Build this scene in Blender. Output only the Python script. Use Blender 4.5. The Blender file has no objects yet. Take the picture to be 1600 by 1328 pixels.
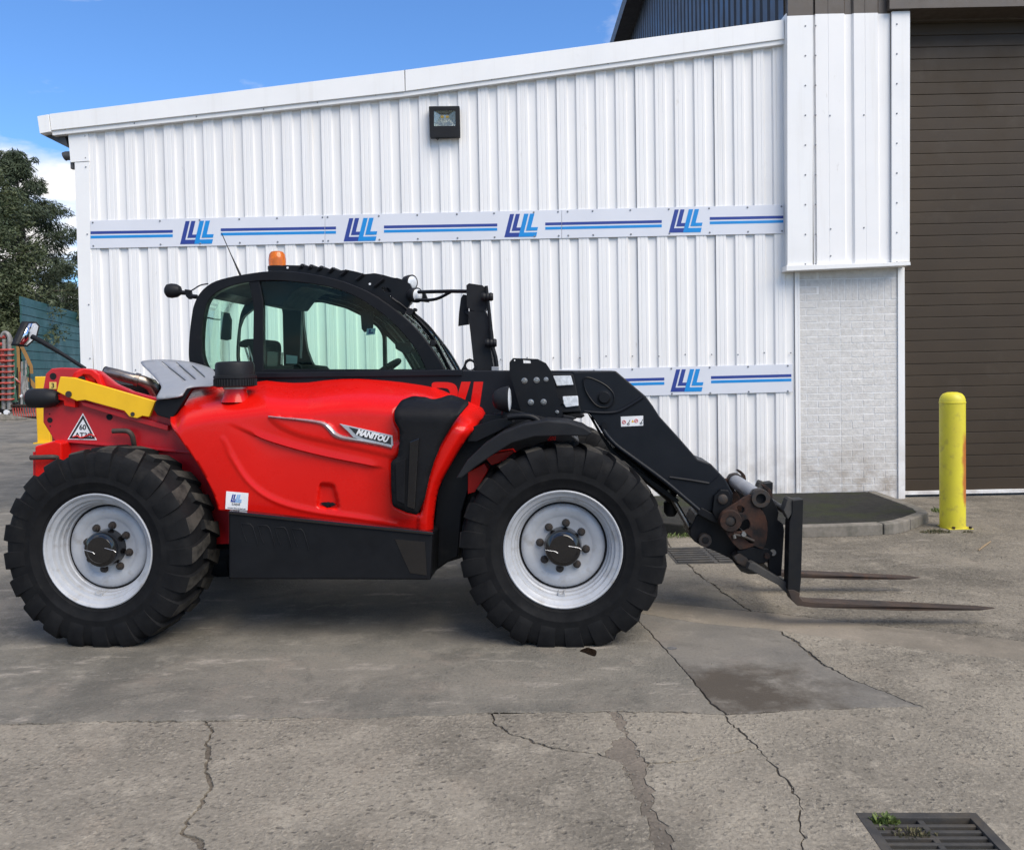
import bpy, bmesh, math, random
from mathutils import Vector, Matrix, geometry, noise
rnd = random.Random(11)
scene = bpy.context.scene
COL = scene.collection

# ---------------------------------------------------------------- camera
F, XP, PITCH, ROLL, CAMH = 1350.0, 800.0, math.radians(2.0), math.radians(1.15), 1.749
YP = 575.0 + F * math.tan(PITCH)
fwd = Vector((0, math.cos(PITCH), -math.sin(PITCH)))
right0 = Vector((1, 0, 0))
up0 = right0.cross(fwd)
CR = right0 * math.cos(ROLL) - up0 * math.sin(ROLL)
CU = up0 * math.cos(ROLL) + right0 * math.sin(ROLL)
CAM = Vector((0, 0, CAMH))
cd = bpy.data.cameras.new('camera')
cam = bpy.data.objects.new('camera', cd)
COL.objects.link(cam)
m = Matrix((CR, CU, -fwd)).transposed().to_4x4()
m.translation = CAM
cam.matrix_world = m
cd.sensor_fit = 'HORIZONTAL'
cd.sensor_width = 36
cd.lens = F / 1600 * 36
cd.shift_y = (YP - 664) / 1600
cd.clip_start = 0.05
cd.clip_end = 3000
scene.camera = cam

# ---------------------------------------------------------------- sky, sun, exposure
SUN_EL, SUN_AZ = math.radians(50), math.radians(136)       # azimuth clockwise from +Y: behind the camera, a little to the right
world = bpy.data.worlds.new('World')
scene.world = world
world.use_nodes = True
nt = world.node_tree
nt.nodes.clear()
def wn(t, **kw):
    n = nt.nodes.new(t)
    for k, v in kw.items():
        setattr(n, k, v)
    return n
out = wn('ShaderNodeOutputWorld')
bg = wn('ShaderNodeBackground')
bg.inputs['Strength'].default_value = 0.1
sky = wn('ShaderNodeTexSky', sky_type='NISHITA', sun_disc=False, sun_elevation=SUN_EL, sun_rotation=SUN_AZ,
         air_density=1.0, dust_density=0.4, ozone_density=2.2, altitude=60)
tc = wn('ShaderNodeTexCoord')
sep = wn('ShaderNodeSeparateXYZ')
nt.links.new(tc.outputs['Generated'], sep.inputs[0])
# flatten the direction on to a cloud layer
mx = wn('ShaderNodeMath', operation='MAXIMUM'); mx.inputs[1].default_value = 0.0
nt.links.new(sep.outputs['Z'], mx.inputs[0])
ad = wn('ShaderNodeMath', operation='ADD'); ad.inputs[1].default_value = 0.16
nt.links.new(mx.outputs[0], ad.inputs[0])
dv = wn('ShaderNodeVectorMath', operation='DIVIDE')
cmb = wn('ShaderNodeCombineXYZ')
for i in range(3):
    nt.links.new(ad.outputs[0], cmb.inputs[i])
nt.links.new(tc.outputs['Generated'], dv.inputs[0]); nt.links.new(cmb.outputs[0], dv.inputs[1])
off = wn('ShaderNodeVectorMath', operation='ADD'); off.inputs[1].default_value = (60.25, 28.2, 0)
nt.links.new(dv.outputs[0], off.inputs[0])
nz = wn('ShaderNodeTexNoise'); nz.inputs['Scale'].default_value = 1.15; nz.inputs['Detail'].default_value = 8; nz.inputs['Roughness'].default_value = 0.55
nt.links.new(off.outputs[0], nz.inputs['Vector'])
cr = wn('ShaderNodeValToRGB')
cr.color_ramp.elements[0].position = 0.505; cr.color_ramp.elements[0].color = (0, 0, 0, 1)
cr.color_ramp.elements[1].position = 0.62; cr.color_ramp.elements[1].color = (1, 1, 1, 1)
nt.links.new(nz.outputs['Fac'], cr.inputs[0])
mix = wn('ShaderNodeMix', data_type='RGBA')
tint = wn('ShaderNodeMix', data_type='RGBA', blend_type='MULTIPLY'); tint.inputs['Factor'].default_value = 1.0
tint.inputs['B'].default_value = (0.76, 1.12, 1.54, 1)
nt.links.new(sky.outputs[0], tint.inputs['A'])
nt.links.new(tint.outputs['Result'], mix.inputs['A'])
mix.inputs['B'].default_value = (8.6, 8.4, 8.3, 1)
nt.links.new(cr.outputs[0], mix.inputs['Factor'])
nt.links.new(mix.outputs['Result'], bg.inputs[0])
nt.links.new(bg.outputs[0], out.inputs[0])

sl = bpy.data.lights.new('sun', 'SUN')
sl.energy = 3.4
sl.angle = math.radians(50)
sl.color = (1.0, 0.91, 0.775)
sun = bpy.data.objects.new('sun', sl)
COL.objects.link(sun)
sd = Vector((math.sin(SUN_AZ) * math.cos(SUN_EL), math.cos(SUN_AZ) * math.cos(SUN_EL), math.sin(SUN_EL)))
sun.rotation_euler = sd.to_track_quat('Z', 'Y').to_euler()
sun.location = sd * 60
scene.view_settings.view_transform = 'Standard'
scene.view_settings.look = 'None'
scene.view_settings.gamma = 1
scene.view_settings.exposure = 0.42
scene.view_settings.use_curve_mapping = False
scene.render.engine = 'CYCLES'
scene.cycles.max_bounces = 8
scene.cycles.transparent_max_bounces = 16
scene.cycles.use_denoising = True

# ---------------------------------------------------------------- measuring: a picture point to a point on a real plane
def ray(px, py):
    return CR * ((px - XP) / F) - CU * ((py - YP) / F) + fwd
def hit(px, py, p, n):
    d = ray(px, py)
    return CAM + d * ((p - CAM).dot(n) / d.dot(n))
def W(px, py, Y):                    # on a frontal wall plane
    return hit(px, py, Vector((0, Y, 0)), Vector((0, 1, 0)))
def G(px, py, z=0.0):                # on the ground
    return hit(px, py, Vector((0, 0, z)), Vector((0, 0, 1)))
YAW = math.radians(3.5)
VF = Vector((math.cos(YAW), -math.sin(YAW), 0))
VL = Vector((math.sin(YAW), math.cos(YAW), 0))
VO = G(878, 1012)
VO.z = 0
def V(px, py, v):                    # vehicle frame: forward, away, up, on the lateral plane v
    q = hit(px, py, VO + VL * v, VL) - VO
    return Vector((q.dot(VF), v, q.z))

# ---------------------------------------------------------------- mesh helpers
def link(o, parent=None):
    COL.objects.link(o)
    if parent is not None:
        o.parent = parent
    return o
def tag(o, label=None, cat=None, group=None, kind=None):
    if label: o['label'] = label
    if cat: o['category'] = cat
    if group: o['group'] = group
    if kind: o['kind'] = kind
    return o
def empty(name, loc=(0, 0, 0), rz=0.0):
    o = bpy.data.objects.new(name, None)
    o.location = loc
    o.rotation_euler = (0, 0, rz)
    o.empty_display_size = 0.2
    return link(o)
def obj(name, verts, faces, mats, parent=None, smooth=False, bev=0.0, midx=None, fix=True, seg=2, angle=None):
    me = bpy.data.meshes.new(name)
    bm = bmesh.new()
    vs = [bm.verts.new(v) for v in verts]
    for i, f in enumerate(faces):
        if len(set(f)) < 3: continue
        try:
            fc = bm.faces.new([vs[k] for k in f])
        except ValueError:
            continue
        if midx: fc.material_index = midx[i]
        fc.smooth = smooth
    if fix:
        bmesh.ops.recalc_face_normals(bm, faces=bm.faces)
    bm.to_mesh(me)
    bm.free()
    for mm in (mats if isinstance(mats, (list, tuple)) else [mats]):
        me.materials.append(mm)
    if smooth:
        me.set_sharp_from_angle(angle=math.radians(angle or 40))
    o = link(bpy.data.objects.new(name, me), parent)
    if bev > 0:
        b = o.modifiers.new('bevel', 'BEVEL')
        b.width = bev; b.segments = seg; b.limit_method = 'ANGLE'; b.angle_limit = math.radians(35)
        b.harden_normals = False
    return o
def inside(p, poly):
    x, y = p; c = False; n = len(poly); j = n - 1
    for i in range(n):
        xi, yi = poly[i][0], poly[i][1]; xj, yj = poly[j][0], poly[j][1]
        if (yi > y) != (yj > y) and x < (xj - xi) * (y - yi) / (yj - yi) + xi:
            c = not c
        j = i
    return c
def dist(p, poly, closed=True):
    x, y = p; best = 1e9; n = len(poly)
    for i in range(n if closed else n - 1):
        ax, ay = poly[i][0], poly[i][1]; bx, by = poly[(i + 1) % n][0], poly[(i + 1) % n][1]
        dx, dy = bx - ax, by - ay
        t = max(0, min(1, ((x - ax) * dx + (y - ay) * dy) / (dx * dx + dy * dy + 1e-12)))
        best = min(best, math.hypot(x - ax - dx * t, y - ay - dy * t))
    return best
def interp(x, pts):
    if x <= pts[0][0]: return pts[0][1]
    for (a, b), (c, d) in zip(pts, pts[1:]):
        if x <= c: return b + (d - b) * (x - a) / (c - a)
    return pts[-1][1]
def sstep(a, b, x):
    t = max(0, min(1, (x - a) / (b - a)))
    return t * t * (3 - 2 * t)
def spline(pts, n=4, closed=True):
    P = [Vector(p) for p in pts]; out = []; N = len(P)
    for i in range(N if closed else N - 1):
        if closed:
            p0, p1, p2, p3 = P[i - 1], P[i], P[(i + 1) % N], P[(i + 2) % N]
        else:
            p0, p1, p2, p3 = P[max(i - 1, 0)], P[i], P[i + 1], P[min(i + 2, N - 1)]
        for k in range(n):
            t = k / n
            out.append(0.5 * (2 * p1 + (p2 - p0) * t + (2 * p0 - 5 * p1 + 4 * p2 - p3) * t * t + (3 * p1 - p0 - 3 * p2 + p3) * t ** 3))
    if not closed: out.append(P[-1])
    return [tuple(p) for p in out]
def fillet(pts, r, n=4):
    out = []; N = len(pts)
    for i in range(N):
        p = Vector(pts[i]); a = Vector(pts[i - 1]) - p; b = Vector(pts[(i + 1) % N]) - p
        ra = min(r, a.length * .45); rb = min(r, b.length * .45)
        s = p + a.normalized() * ra; e = p + b.normalized() * rb
        for k in range(n + 1):
            t = k / n
            out.append(tuple(s * (1 - t) ** 2 + p * 2 * t * (1 - t) + e * t * t))
    return out
def cdt(polys, extra=(), lines=()):
    vs = []; es = []
    for p in polys:
        b = len(vs); n = len(p)
        vs += [Vector((q[0], q[1])) for q in p]
        es += [(b + i, b + (i + 1) % n) for i in range(n)]
    for p in lines:
        b = len(vs); vs += [Vector((q[0], q[1])) for q in p]; es += [(b + i, b + i + 1) for i in range(len(p) - 1)]
    vs += [Vector((q[0], q[1])) for q in extra]
    r = geometry.delaunay_2d_cdt(vs, es, [], 0, 1e-7)
    nv, nf = r[0], r[2]
    outf = []
    for f in nf:
        cx = sum(nv[k][0] for k in f) / len(f); cy = sum(nv[k][1] for k in f) / len(f)
        if inside((cx, cy), polys[0]) and not any(inside((cx, cy), h) for h in polys[1:]):
            outf.append(tuple(f))
    return [(v[0], v[1]) for v in nv], outf
def prism(name, poly, lo, hi, mats, parent=None, axis='y', holes=(), bev=0.0, smooth=False, taper=None):
    """solid with a 2-D outline, from lo to hi along the third axis"""
    mp = {'y': lambda a, b, t: (a, t, b), 'z': lambda a, b, t: (a, b, t), 'x': lambda a, b, t: (t, a, b)}[axis]
    verts = []; faces = []
    loops = [list(poly)] + [list(h) for h in holes]
    if holes:
        p2, tri = cdt(loops)
        n = len(p2)
        verts = [mp(a, b, lo) for a, b in p2] + [mp(a, b, hi) for a, b in p2]
        faces = [f for f in tri] + [tuple(n + k for k in f) for f in tri]
        from collections import Counter
        ec = Counter()
        for f in tri:
            for i in range(len(f)):
                ec[tuple(sorted((f[i], f[(i + 1) % len(f)])))] += 1
        for (a, b), c in ec.items():
            if c == 1: faces.append((a, b, n + b, n + a))
    else:
        n = len(poly)
        verts = [mp(p[0], p[1], lo) for p in poly] + [mp(p[0], p[1], hi) for p in poly]
        faces = [tuple(range(n)), tuple(range(2 * n - 1, n - 1, -1))]
        faces += [(i, (i + 1) % n, n + (i + 1) % n, n + i) for i in range(n)]
    return obj(name, verts, faces, mats, parent, bev=bev, smooth=smooth)
def box(name, lo, hi, mat, parent=None, bev=0.0):
    (a, b, c), (d, e, f) = lo, hi
    return prism(name, [(a, c), (d, c), (d, f), (a, f)], b, e, mat, parent, bev=bev)
def VP(pts, v):                        # picture outline -> (forward, up) outline on the plane v
    return [(q.x, q.z) for q in (V(p[0], p[1], v) for p in pts)]
def WP(pts, Y):
    return [(q.x, q.z) for q in (W(p[0], p[1], Y) for p in pts)]
def vplate(name, pts, v, th, mat, parent, holes=(), bev=0.004, smooth=False):
    return prism(name, VP(pts, v), v, v + th, mat, parent, holes=[VP(h, v) for h in holes], bev=bev, smooth=smooth)
def wplate(name, pts, Y, th, mat, parent=None, holes=(), bev=0.0):
    return prism(name, WP(pts, Y), Y, Y + th, mat, parent, holes=[WP(h, Y) for h in holes], bev=bev)
def circ(cx, cy, r, n=20, ry=None):
    return [(cx + r * math.cos(2 * math.pi * i / n), cy + (ry or r) * math.sin(2 * math.pi * i / n)) for i in range(n)]
def frame_of(d):
    d = Vector(d).normalized()
    a = Vector((0, 0, 1)) if abs(d.z) < .9 else Vector((1, 0, 0))
    s = d.cross(a).normalized()
    return d, s, d.cross(s).normalized()
def tube_geo(pts, r, n=8, closed=False, cap=True):
    P = [Vector(p) for p in pts]; N = len(P)
    rr = r if isinstance(r, (list, tuple)) else [r] * N
    verts = []; faces = []; s = None
    for i in range(N):
        a = P[i - 1] if (i > 0 or closed) else P[i]
        b = P[(i + 1) % N] if (i < N - 1 or closed) else P[i]
        d = (b - a).normalized()
        if s is None:
            _, s, _ = frame_of(d)
        s = (s - d * s.dot(d)).normalized()
        t = d.cross(s)
        for k in range(n):
            w = 2 * math.pi * k / n
            verts.append(tuple(P[i] + (s * math.cos(w) + t * math.sin(w)) * rr[i]))
    for i in range(N if closed else N - 1):
        for k in range(n):
            j = (i + 1) % N
            faces.append((i * n + k, i * n + (k + 1) % n, j * n + (k + 1) % n, j * n + k))
    if cap and not closed:
        faces.append(tuple(range(n))); faces.append(tuple((N - 1) * n + k for k in range(n)))
    return verts, faces
def tube(name, pts, r, mat, parent=None, n=8, closed=False, curve=0):
    if curve: pts = spline(pts, curve, closed)
    v, f = tube_geo(pts, r, n, closed)
    return obj(name, v, f, mat, parent, smooth=True)
def lathe_geo(prof, origin, axis, n=32):
    d, s, t = frame_of(axis); o = Vector(origin)
    verts = []; faces = []; idx = []
    for r, h in prof:
        if r < 1e-6:
            idx.append([len(verts)] * n); verts.append(tuple(o + d * h))
        else:
            idx.append(list(range(len(verts), len(verts) + n)))
            for k in range(n):
                w = 2 * math.pi * k / n
                verts.append(tuple(o + d * h + (s * math.cos(w) + t * math.sin(w)) * r))
    for a, b in zip(idx, idx[1:]):
        for k in range(n):
            f = [a[k], a[(k + 1) % n], b[(k + 1) % n], b[k]]
            g = []
            for q in f:
                if q not in g: g.append(q)
            if len(g) > 2: faces.append(tuple(g))
    return verts, faces
def lathe(name, prof, origin, axis, mat, parent=None, n=32, angle=35):
    v, f = lathe_geo(prof, origin, axis, n)
    return obj(name, v, f, mat, parent, smooth=True, angle=angle)
class MB:                              # several shapes joined into one mesh
    def __init__(s): s.v = []; s.f = []; s.m = []
    def add(s, vf, m=0):
        b = len(s.v); s.v += list(vf[0]); s.f += [tuple(k + b for k in f) for f in vf[1]]; s.m += [m] * len(vf[1])
    def box(s, lo, hi, m=0):
        (a, b, c), (d, e, f) = lo, hi
        s.add(([(a, b, c), (d, b, c), (d, e, c), (a, e, c), (a, b, f), (d, b, f), (d, e, f), (a, e, f)],
               [(0, 3, 2, 1), (4, 5, 6, 7), (0, 1, 5, 4), (1, 2, 6, 5), (2, 3, 7, 6), (3, 0, 4, 7)]), m)
    def build(s, name, mats, parent=None, **k):
        return obj(name, s.v, s.f, mats, parent, midx=s.m, **k)
def shell(name, outline, vfn, mat, parent, holes=(), step=6.0, th=0.012, dens=5.0, lines=()):
    """curved panel: picture outline, real depth from vfn"""
    def densify(p):
        o = []
        for i in range(len(p)):
            a = Vector(p[i][:2]); b = Vector(p[(i + 1) % len(p)][:2]); k = max(1, int((b - a).length / dens))
            o += [tuple(a.lerp(b, j / k)) for j in range(k)]
        return o
    O = densify(outline); H = [densify(h) for h in holes]
    xs = [p[0] for p in O]; ys = [p[1] for p in O]
    ex = []; y = min(ys) + step * .5; row = 0
    while y < max(ys):
        x = min(xs) + step * (.5 if row % 2 else 1.0)
        while x < max(xs):
            if inside((x, y), O) and not any(inside((x, y), h) for h in H) and dist((x, y), O) > step * .45 and all(dist((x, y), h) > step * .45 for h in H):
                ex.append((x, y))
            x += step
        y += step * .87; row += 1
    cl_ = []
    for ln in lines:                      # creases: rows of mesh edges along them, so that they stay sharp
        for o_ in (-3.0, 0.0, 2.0, 4.6):
            row = []
            for k_ in range(len(ln)):
                a, b = ln[max(0, k_ - 1)], ln[min(len(ln) - 1, k_ + 1)]
                l_ = math.hypot(b[0] - a[0], b[1] - a[1]) or 1
                q = (ln[k_][0] - (b[1] - a[1]) / l_ * o_, ln[k_][1] + (b[0] - a[0]) / l_ * o_)
                if inside(q, O) and not any(inside(q, h) for h in H): row.append(q)
            if len(row) > 1: cl_.append(row)
    if cl_:
        ex = [q for q in ex if all(dist(q, ln, False) > 6.0 for ln in lines)]
    p2, tri = cdt([O] + H, ex, cl_)
    o = obj(name, [V(a, b, vfn(a, b)) for a, b in p2], tri, mat, parent, smooth=True, fix=False, angle=60)
    me = o.data
    bm = bmesh.new(); bm.from_mesh(me)
    bmesh.ops.recalc_face_normals(bm, faces=bm.faces)
    bm.normal_update()
    if sum(f.normal.y * f.calc_area() for f in bm.faces) > 0:
        bmesh.ops.reverse_faces(bm, faces=bm.faces)
    bm.to_mesh(me); bm.free()
    s = o.modifiers.new('thickness', 'SOLIDIFY'); s.thickness = th; s.offset = -1
    return o
def text_geo(s, size, shear=0.0, offset=0.0, extrude=0.002):
    c = bpy.data.curves.new('lettering', 'FONT'); c.body = s; c.size = size; c.shear = shear; c.offset = offset; c.extrude = extrude
    c.resolution_u = 3
    o = bpy.data.objects.new('lettering', c); COL.objects.link(o)
    dg = bpy.context.evaluated_depsgraph_get()
    me = bpy.data.meshes.new_from_object(o.evaluated_get(dg))
    v = [tuple(q.co) for q in me.vertices]; f = [tuple(q.vertices) for q in me.polygons]
    bpy.data.objects.remove(o); bpy.data.curves.remove(c); bpy.data.meshes.remove(me)
    return v, f
def lettering(name, s, o, ux, uy, width, mat, parent, shear=0.0, bold=0.0, ex=0.0015, height=None):
    """text laid from point o along ux (unit) with uy up, stretched to width x height"""
    v, f = text_geo(s, 1.0, shear, bold, 0.5)
    x0 = min(p[0] for p in v); x1 = max(p[0] for p in v); y0 = min(p[1] for p in v); y1 = max(p[1] for p in v)
    k = width / (x1 - x0); ky = (height / (y1 - y0)) if height else k
    n = Vector(ux).cross(Vector(uy)).normalized()
    vv = [tuple(Vector(o) + Vector(ux) * ((p[0] - x0) * k) + Vector(uy) * ((p[1] - y0) * ky) + n * (p[2] * 2 * ex)) for p in v]
    return obj(name, vv, f, mat, parent, fix=False)

# ---------------------------------------------------------------- materials
def mat(name, c, rough=.5, metal=0.0, c2=None, ns=6.0, nlo=.4, nhi=.65, bump=0.0, bs=60.0, coat=0.0, dirt=None, ds=3.0, dlo=.55, dhi=.75,
        rvar=.12, spec=.5, world_pos=False, detail=6):
    M = bpy.data.materials.new(name); M.use_nodes = True
    t = M.node_tree; b = t.nodes['Principled BSDF']
    b.inputs['Roughness'].default_value = rough; b.inputs['Metallic'].default_value = metal
    b.inputs['Coat Weight'].default_value = coat; b.inputs['Coat Roughness'].default_value = .06
    b.inputs['Specular IOR Level'].default_value = spec
    def n(ty, **k):
        q = t.nodes.new(ty)
        for a, v in k.items(): setattr(q, a, v)
        return q
    if world_pos:
        pos = n('ShaderNodeNewGeometry').outputs['Position']
    else:
        pos = n('ShaderNodeTexCoord').outputs['Object']
    def nz(s, d=detail):
        q = n('ShaderNodeTexNoise'); q.inputs['Scale'].default_value = s; q.inputs['Detail'].default_value = d; q.inputs['Roughness'].default_value = .62
        t.links.new(pos, q.inputs['Vector']); return q.outputs['Fac']
    def rmp(x, lo, hi):
        q = n('ShaderNodeMapRange'); q.inputs[1].default_value = lo; q.inputs[2].default_value = hi; t.links.new(x, q.inputs[0]); return q.outputs[0]
    def mx(a, b_, f):
        q = n('ShaderNodeMix', data_type='RGBA')
        for s, x in (('A', a), ('B', b_)):
            if isinstance(x, tuple): q.inputs[s].default_value = (*x, 1)
            else: t.links.new(x, q.inputs[s])
        t.links.new(f, q.inputs['Factor']); return q.outputs['Result']
    c2 = c2 or tuple(x * .86 for x in c)
    col = mx(c, c2, rmp(nz(ns), nlo, nhi))
    if dirt:
        col = mx(col, dirt, rmp(nz(ds, 8), dlo, dhi))
    t.links.new(col, b.inputs['Base Color'])
    if rvar:
        q = n('ShaderNodeMapRange'); q.inputs[1].default_value = .3; q.inputs[2].default_value = .7
        q.inputs[3].default_value = max(.02, rough - rvar); q.inputs[4].default_value = min(1, rough + rvar)
        t.links.new(nz(ns * 1.7), q.inputs[0]); t.links.new(q.outputs[0], b.inputs['Roughness'])
    if bump:
        q = n('ShaderNodeBump'); q.inputs['Strength'].default_value = bump; q.inputs['Distance'].default_value = .004
        t.links.new(nz(bs, 4), q.inputs['Height']); t.links.new(q.outputs[0], b.inputs['Normal'])
    M['_col'] = 1
    return M
RED = mat('red_paint', (.62, .0075, .0042), .28, coat=.18, c2=(.59, .007, .004), ns=2.5, rvar=.05, spec=.22)
DRED = mat('red_chassis_paint', (.46, .007, .012), .42, coat=.25, c2=(.38, .006, .010), ns=4, dirt=(.22, .02, .018), ds=6, dlo=.6, dhi=.8)
BLACK = mat('black_paint', (.0055, .006, .0075), .44, c2=(.008, .0085, .010), ns=5, dirt=(.022, .021, .020), ds=7, dlo=.62, dhi=.9, spec=.2)
BLACKM = mat('black_plastic', (.0095, .010, .0118), .56, c2=(.014, .0145, .016), bump=.15, bs=240, spec=.22)
BOOMB = mat('boom_black', (.0055, .0068, .010), .42, c2=(.0085, .010, .0135), ns=3, dirt=(.028, .027, .026), ds=9, dlo=.66, dhi=.92, spec=.22)
GLOSSB = mat('gloss_black', (.006, .006, .007), .12, coat=.5, rvar=.05)
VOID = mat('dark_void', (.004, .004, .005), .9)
MESHB = mat('black_mesh', (.006, .006, .007), .5, c2=(.009, .009, .010), bump=.4, bs=300, spec=.15)
TYRE = mat('tyre_rubber', (.0062, .0064, .0072), .74, c2=(.011, .011, .0115), ns=7, dirt=(.026, .024, .021), ds=5, dlo=.6, dhi=.9, bump=.2, bs=90, spec=.14)
TREAD = mat('worn_tread', (.056, .051, .044), .9, c2=(.013, .0128, .0125), ns=9, nlo=.42, nhi=.66, bump=.3, bs=120, spec=.1)
RIM = mat('rim_paint', (.43, .44, .46), .45, c2=(.37, .38, .395), ns=8, dirt=(.24, .215, .185), ds=11, dlo=.56, dhi=.80, metal=.1)
NUT = mat('nut_steel', (.032, .030, .029), .6, c2=(.045, .032, .024), ns=30, spec=.3)
STEEL = mat('bare_steel', (.35, .34, .33), .35, metal=.9, c2=(.25, .23, .21), ns=12)
EXH = mat('exhaust_steel', (.34, .30, .26), .32, metal=.9, c2=(.22, .17, .13), ns=8)
GREY = mat('grey_panel', (.25, .26, .28), .40, c2=(.23, .24, .26), ns=4)
SILVER = mat('silver_trim', (.55, .56, .58), .3, metal=.6)
YEL = mat('yellow_paint', (.80, .46, .006), .45, c2=(.74, .42, .006), ns=5, dirt=(.40, .24, .02), ds=9, dlo=.68, dhi=.9)
RUST = mat('rusty_steel', (.060, .029, .020), .8, c2=(.028, .019, .016), ns=9, nlo=.38, nhi=.6, dirt=(.012, .0115, .012), ds=7, dlo=.50, dhi=.62, bump=.4, bs=80, spec=.2)
FORK = mat('fork_steel', (.060, .040, .029), .65, c2=(.034, .027, .024), ns=7, dirt=(.15, .062, .026), ds=6, dlo=.57, dhi=.78, bump=.25, bs=70, spec=.3)
SHANK = mat('fork_shank_black', (.0085, .009, .0105), .5, c2=(.013, .0125, .012), ns=8, dirt=(.035, .020, .014), ds=6, dlo=.64, dhi=.88, spec=.22)
BRKT = mat('brown_bracket', (.055, .035, .026), .7, c2=(.03, .025, .022), ns=20)
WHITE = mat('white_sticker', (.78, .78, .78), .4)
INK = mat('black_ink', (.015, .015, .017), .5)
REDINK = mat('red_ink', (.55, .03, .03), .5)
ORINK = mat('amber_ink', (.75, .42, .03), .5)
DBLUE = mat('dark_blue_vinyl', (.020, .045, .25), .4, c2=(.018, .040, .23))
LBLUE = mat('light_blue_vinyl', (.002, .235, .60), .4, c2=(.002, .215, .57))
SEAT = mat('seat_fabric', (.015, .015, .017), .8, spec=.2)
MIRROR = mat('mirror_glass', (.8, .82, .85), .03, metal=1.0, rvar=0)
LENS = mat('lamp_lens', (.72, .74, .76), .12, c2=(.5, .52, .54), ns=40, bump=.3, bs=160, rvar=.04)
REDLENS = mat('red_lens', (.40, .01, .01), .15)
CLAD = mat('white_cladding', (.80, .785, .765), .42, c2=(.765, .75, .73), ns=1.6, nlo=.35, nhi=.75, dirt=(.58, .56, .53), ds=2.3, dlo=.68, dhi=1.0, world_pos=True, detail=9)
TRIMW = mat('white_flashing', (.80, .79, .77), .4, c2=(.765, .755, .735), ns=1.3, dirt=(.55, .53, .50), ds=3.5, dlo=.7, dhi=1.0, world_pos=True)
BOARD = mat('sign_board', (.66, .67, .71), .38, c2=(.63, .64, .68), ns=2.0, world_pos=True)
BRICKW = mat('painted_brick', (.64, .62, .59), .75, c2=(.54, .52, .49), ns=16, bump=1.0, bs=38, dirt=(.50, .475, .44), ds=5, dlo=.56, dhi=.85, world_pos=True)
MORTARW = mat('painted_mortar', (.77, .755, .735), .7, c2=(.70, .685, .66), ns=9, dirt=(.50, .47, .43), ds=4, dlo=.6, dhi=.85, world_pos=True)
BROWN = mat('brown_door_paint', (.050, .036, .023), .5, c2=(.043, .031, .020), ns=1.2, dirt=(.070, .055, .040), ds=2.5, dlo=.6, dhi=.9, world_pos=True, spec=.22)
BROWNC = mat('brown_cladding', (.085, .068, .054), .5, world_pos=True)
SKYTINTC = mat('sky_tinted_side_cladding', (.030, .034, .045), .40, c2=(.024, .028, .038), ns=1, world_pos=True)  # brown cladding with its sky reflection put into the base colour
DGREY = mat('dark_grey_gutter', (.06, .06, .062), .5)
CONC = mat('kerb_concrete', (.20, .178, .148), .9, c2=(.13, .117, .096), ns=7, dirt=(.08, .08, .06), ds=4, dlo=.5, dhi=.75, bump=.6, bs=50, world_pos=True)
MOSS = mat('mossy_asphalt', (.034, .033, .030), .95, c2=(.024, .024, .022), ns=12, dirt=(.034, .040, .018), ds=2.2, dlo=.48, dhi=.70, bump=.8, bs=70, world_pos=True, spec=.1)
IRON = mat('cast_iron', (.040, .039, .038), .7, c2=(.062, .058, .052), ns=9, dirt=(.075, .062, .046), ds=6, dlo=.5, dhi=.75, bump=.3, bs=80, world_pos=True, spec=.25)
LEAF = mat('weed_leaf', (.075, .115, .025), .6, c2=(.16, .20, .05), ns=30, world_pos=True)
DRYW = mat('dry_weed', (.14, .115, .06), .8, c2=(.07, .08, .03), ns=25, world_pos=True)
BARK = mat('bark', (.07, .055, .042), .9, c2=(.12, .10, .08), ns=4, bump=.6, bs=20)
PINE = mat('pine_foliage', (.026, .041, .018), .7, c2=(.055, .072, .031), ns=.7, nlo=.35, nhi=.7, world_pos=True)
BIRCH = mat('birch_foliage', (.042, .060, .023), .65, c2=(.088, .104, .042), ns=.6, nlo=.35, nhi=.7, world_pos=True)
GREENW = mat('green_boarding', (.018, .085, .082), .55, c2=(.014, .070, .070), ns=.5, dirt=(.04, .09, .075), ds=.8, dlo=.58, dhi=.8, world_pos=True)
TAN = mat('tan_arm_paint', (.34, .17, .04), .6, c2=(.26, .14, .045), ns=3)
GALV = mat('galvanised_tube', (.30, .29, .27), .5, metal=.3, c2=(.19, .17, .15), ns=6)
TINER = mat('tine_red', (.42, .055, .035), .5, c2=(.30, .05, .035), ns=3)
HOSEG = mat('green_hose', (.03, .10, .06), .5)
WOOD = mat('dry_wood', (.30, .21, .12), .8, c2=(.2, .14, .08), ns=20)
BOLTM = mat('bolt_head', (.26, .27, .29), .5, metal=.5)
OIL = mat('oil_film', (.012, .008, .006), .08, c2=(.02, .013, .008), ns=30, rvar=.03)

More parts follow.
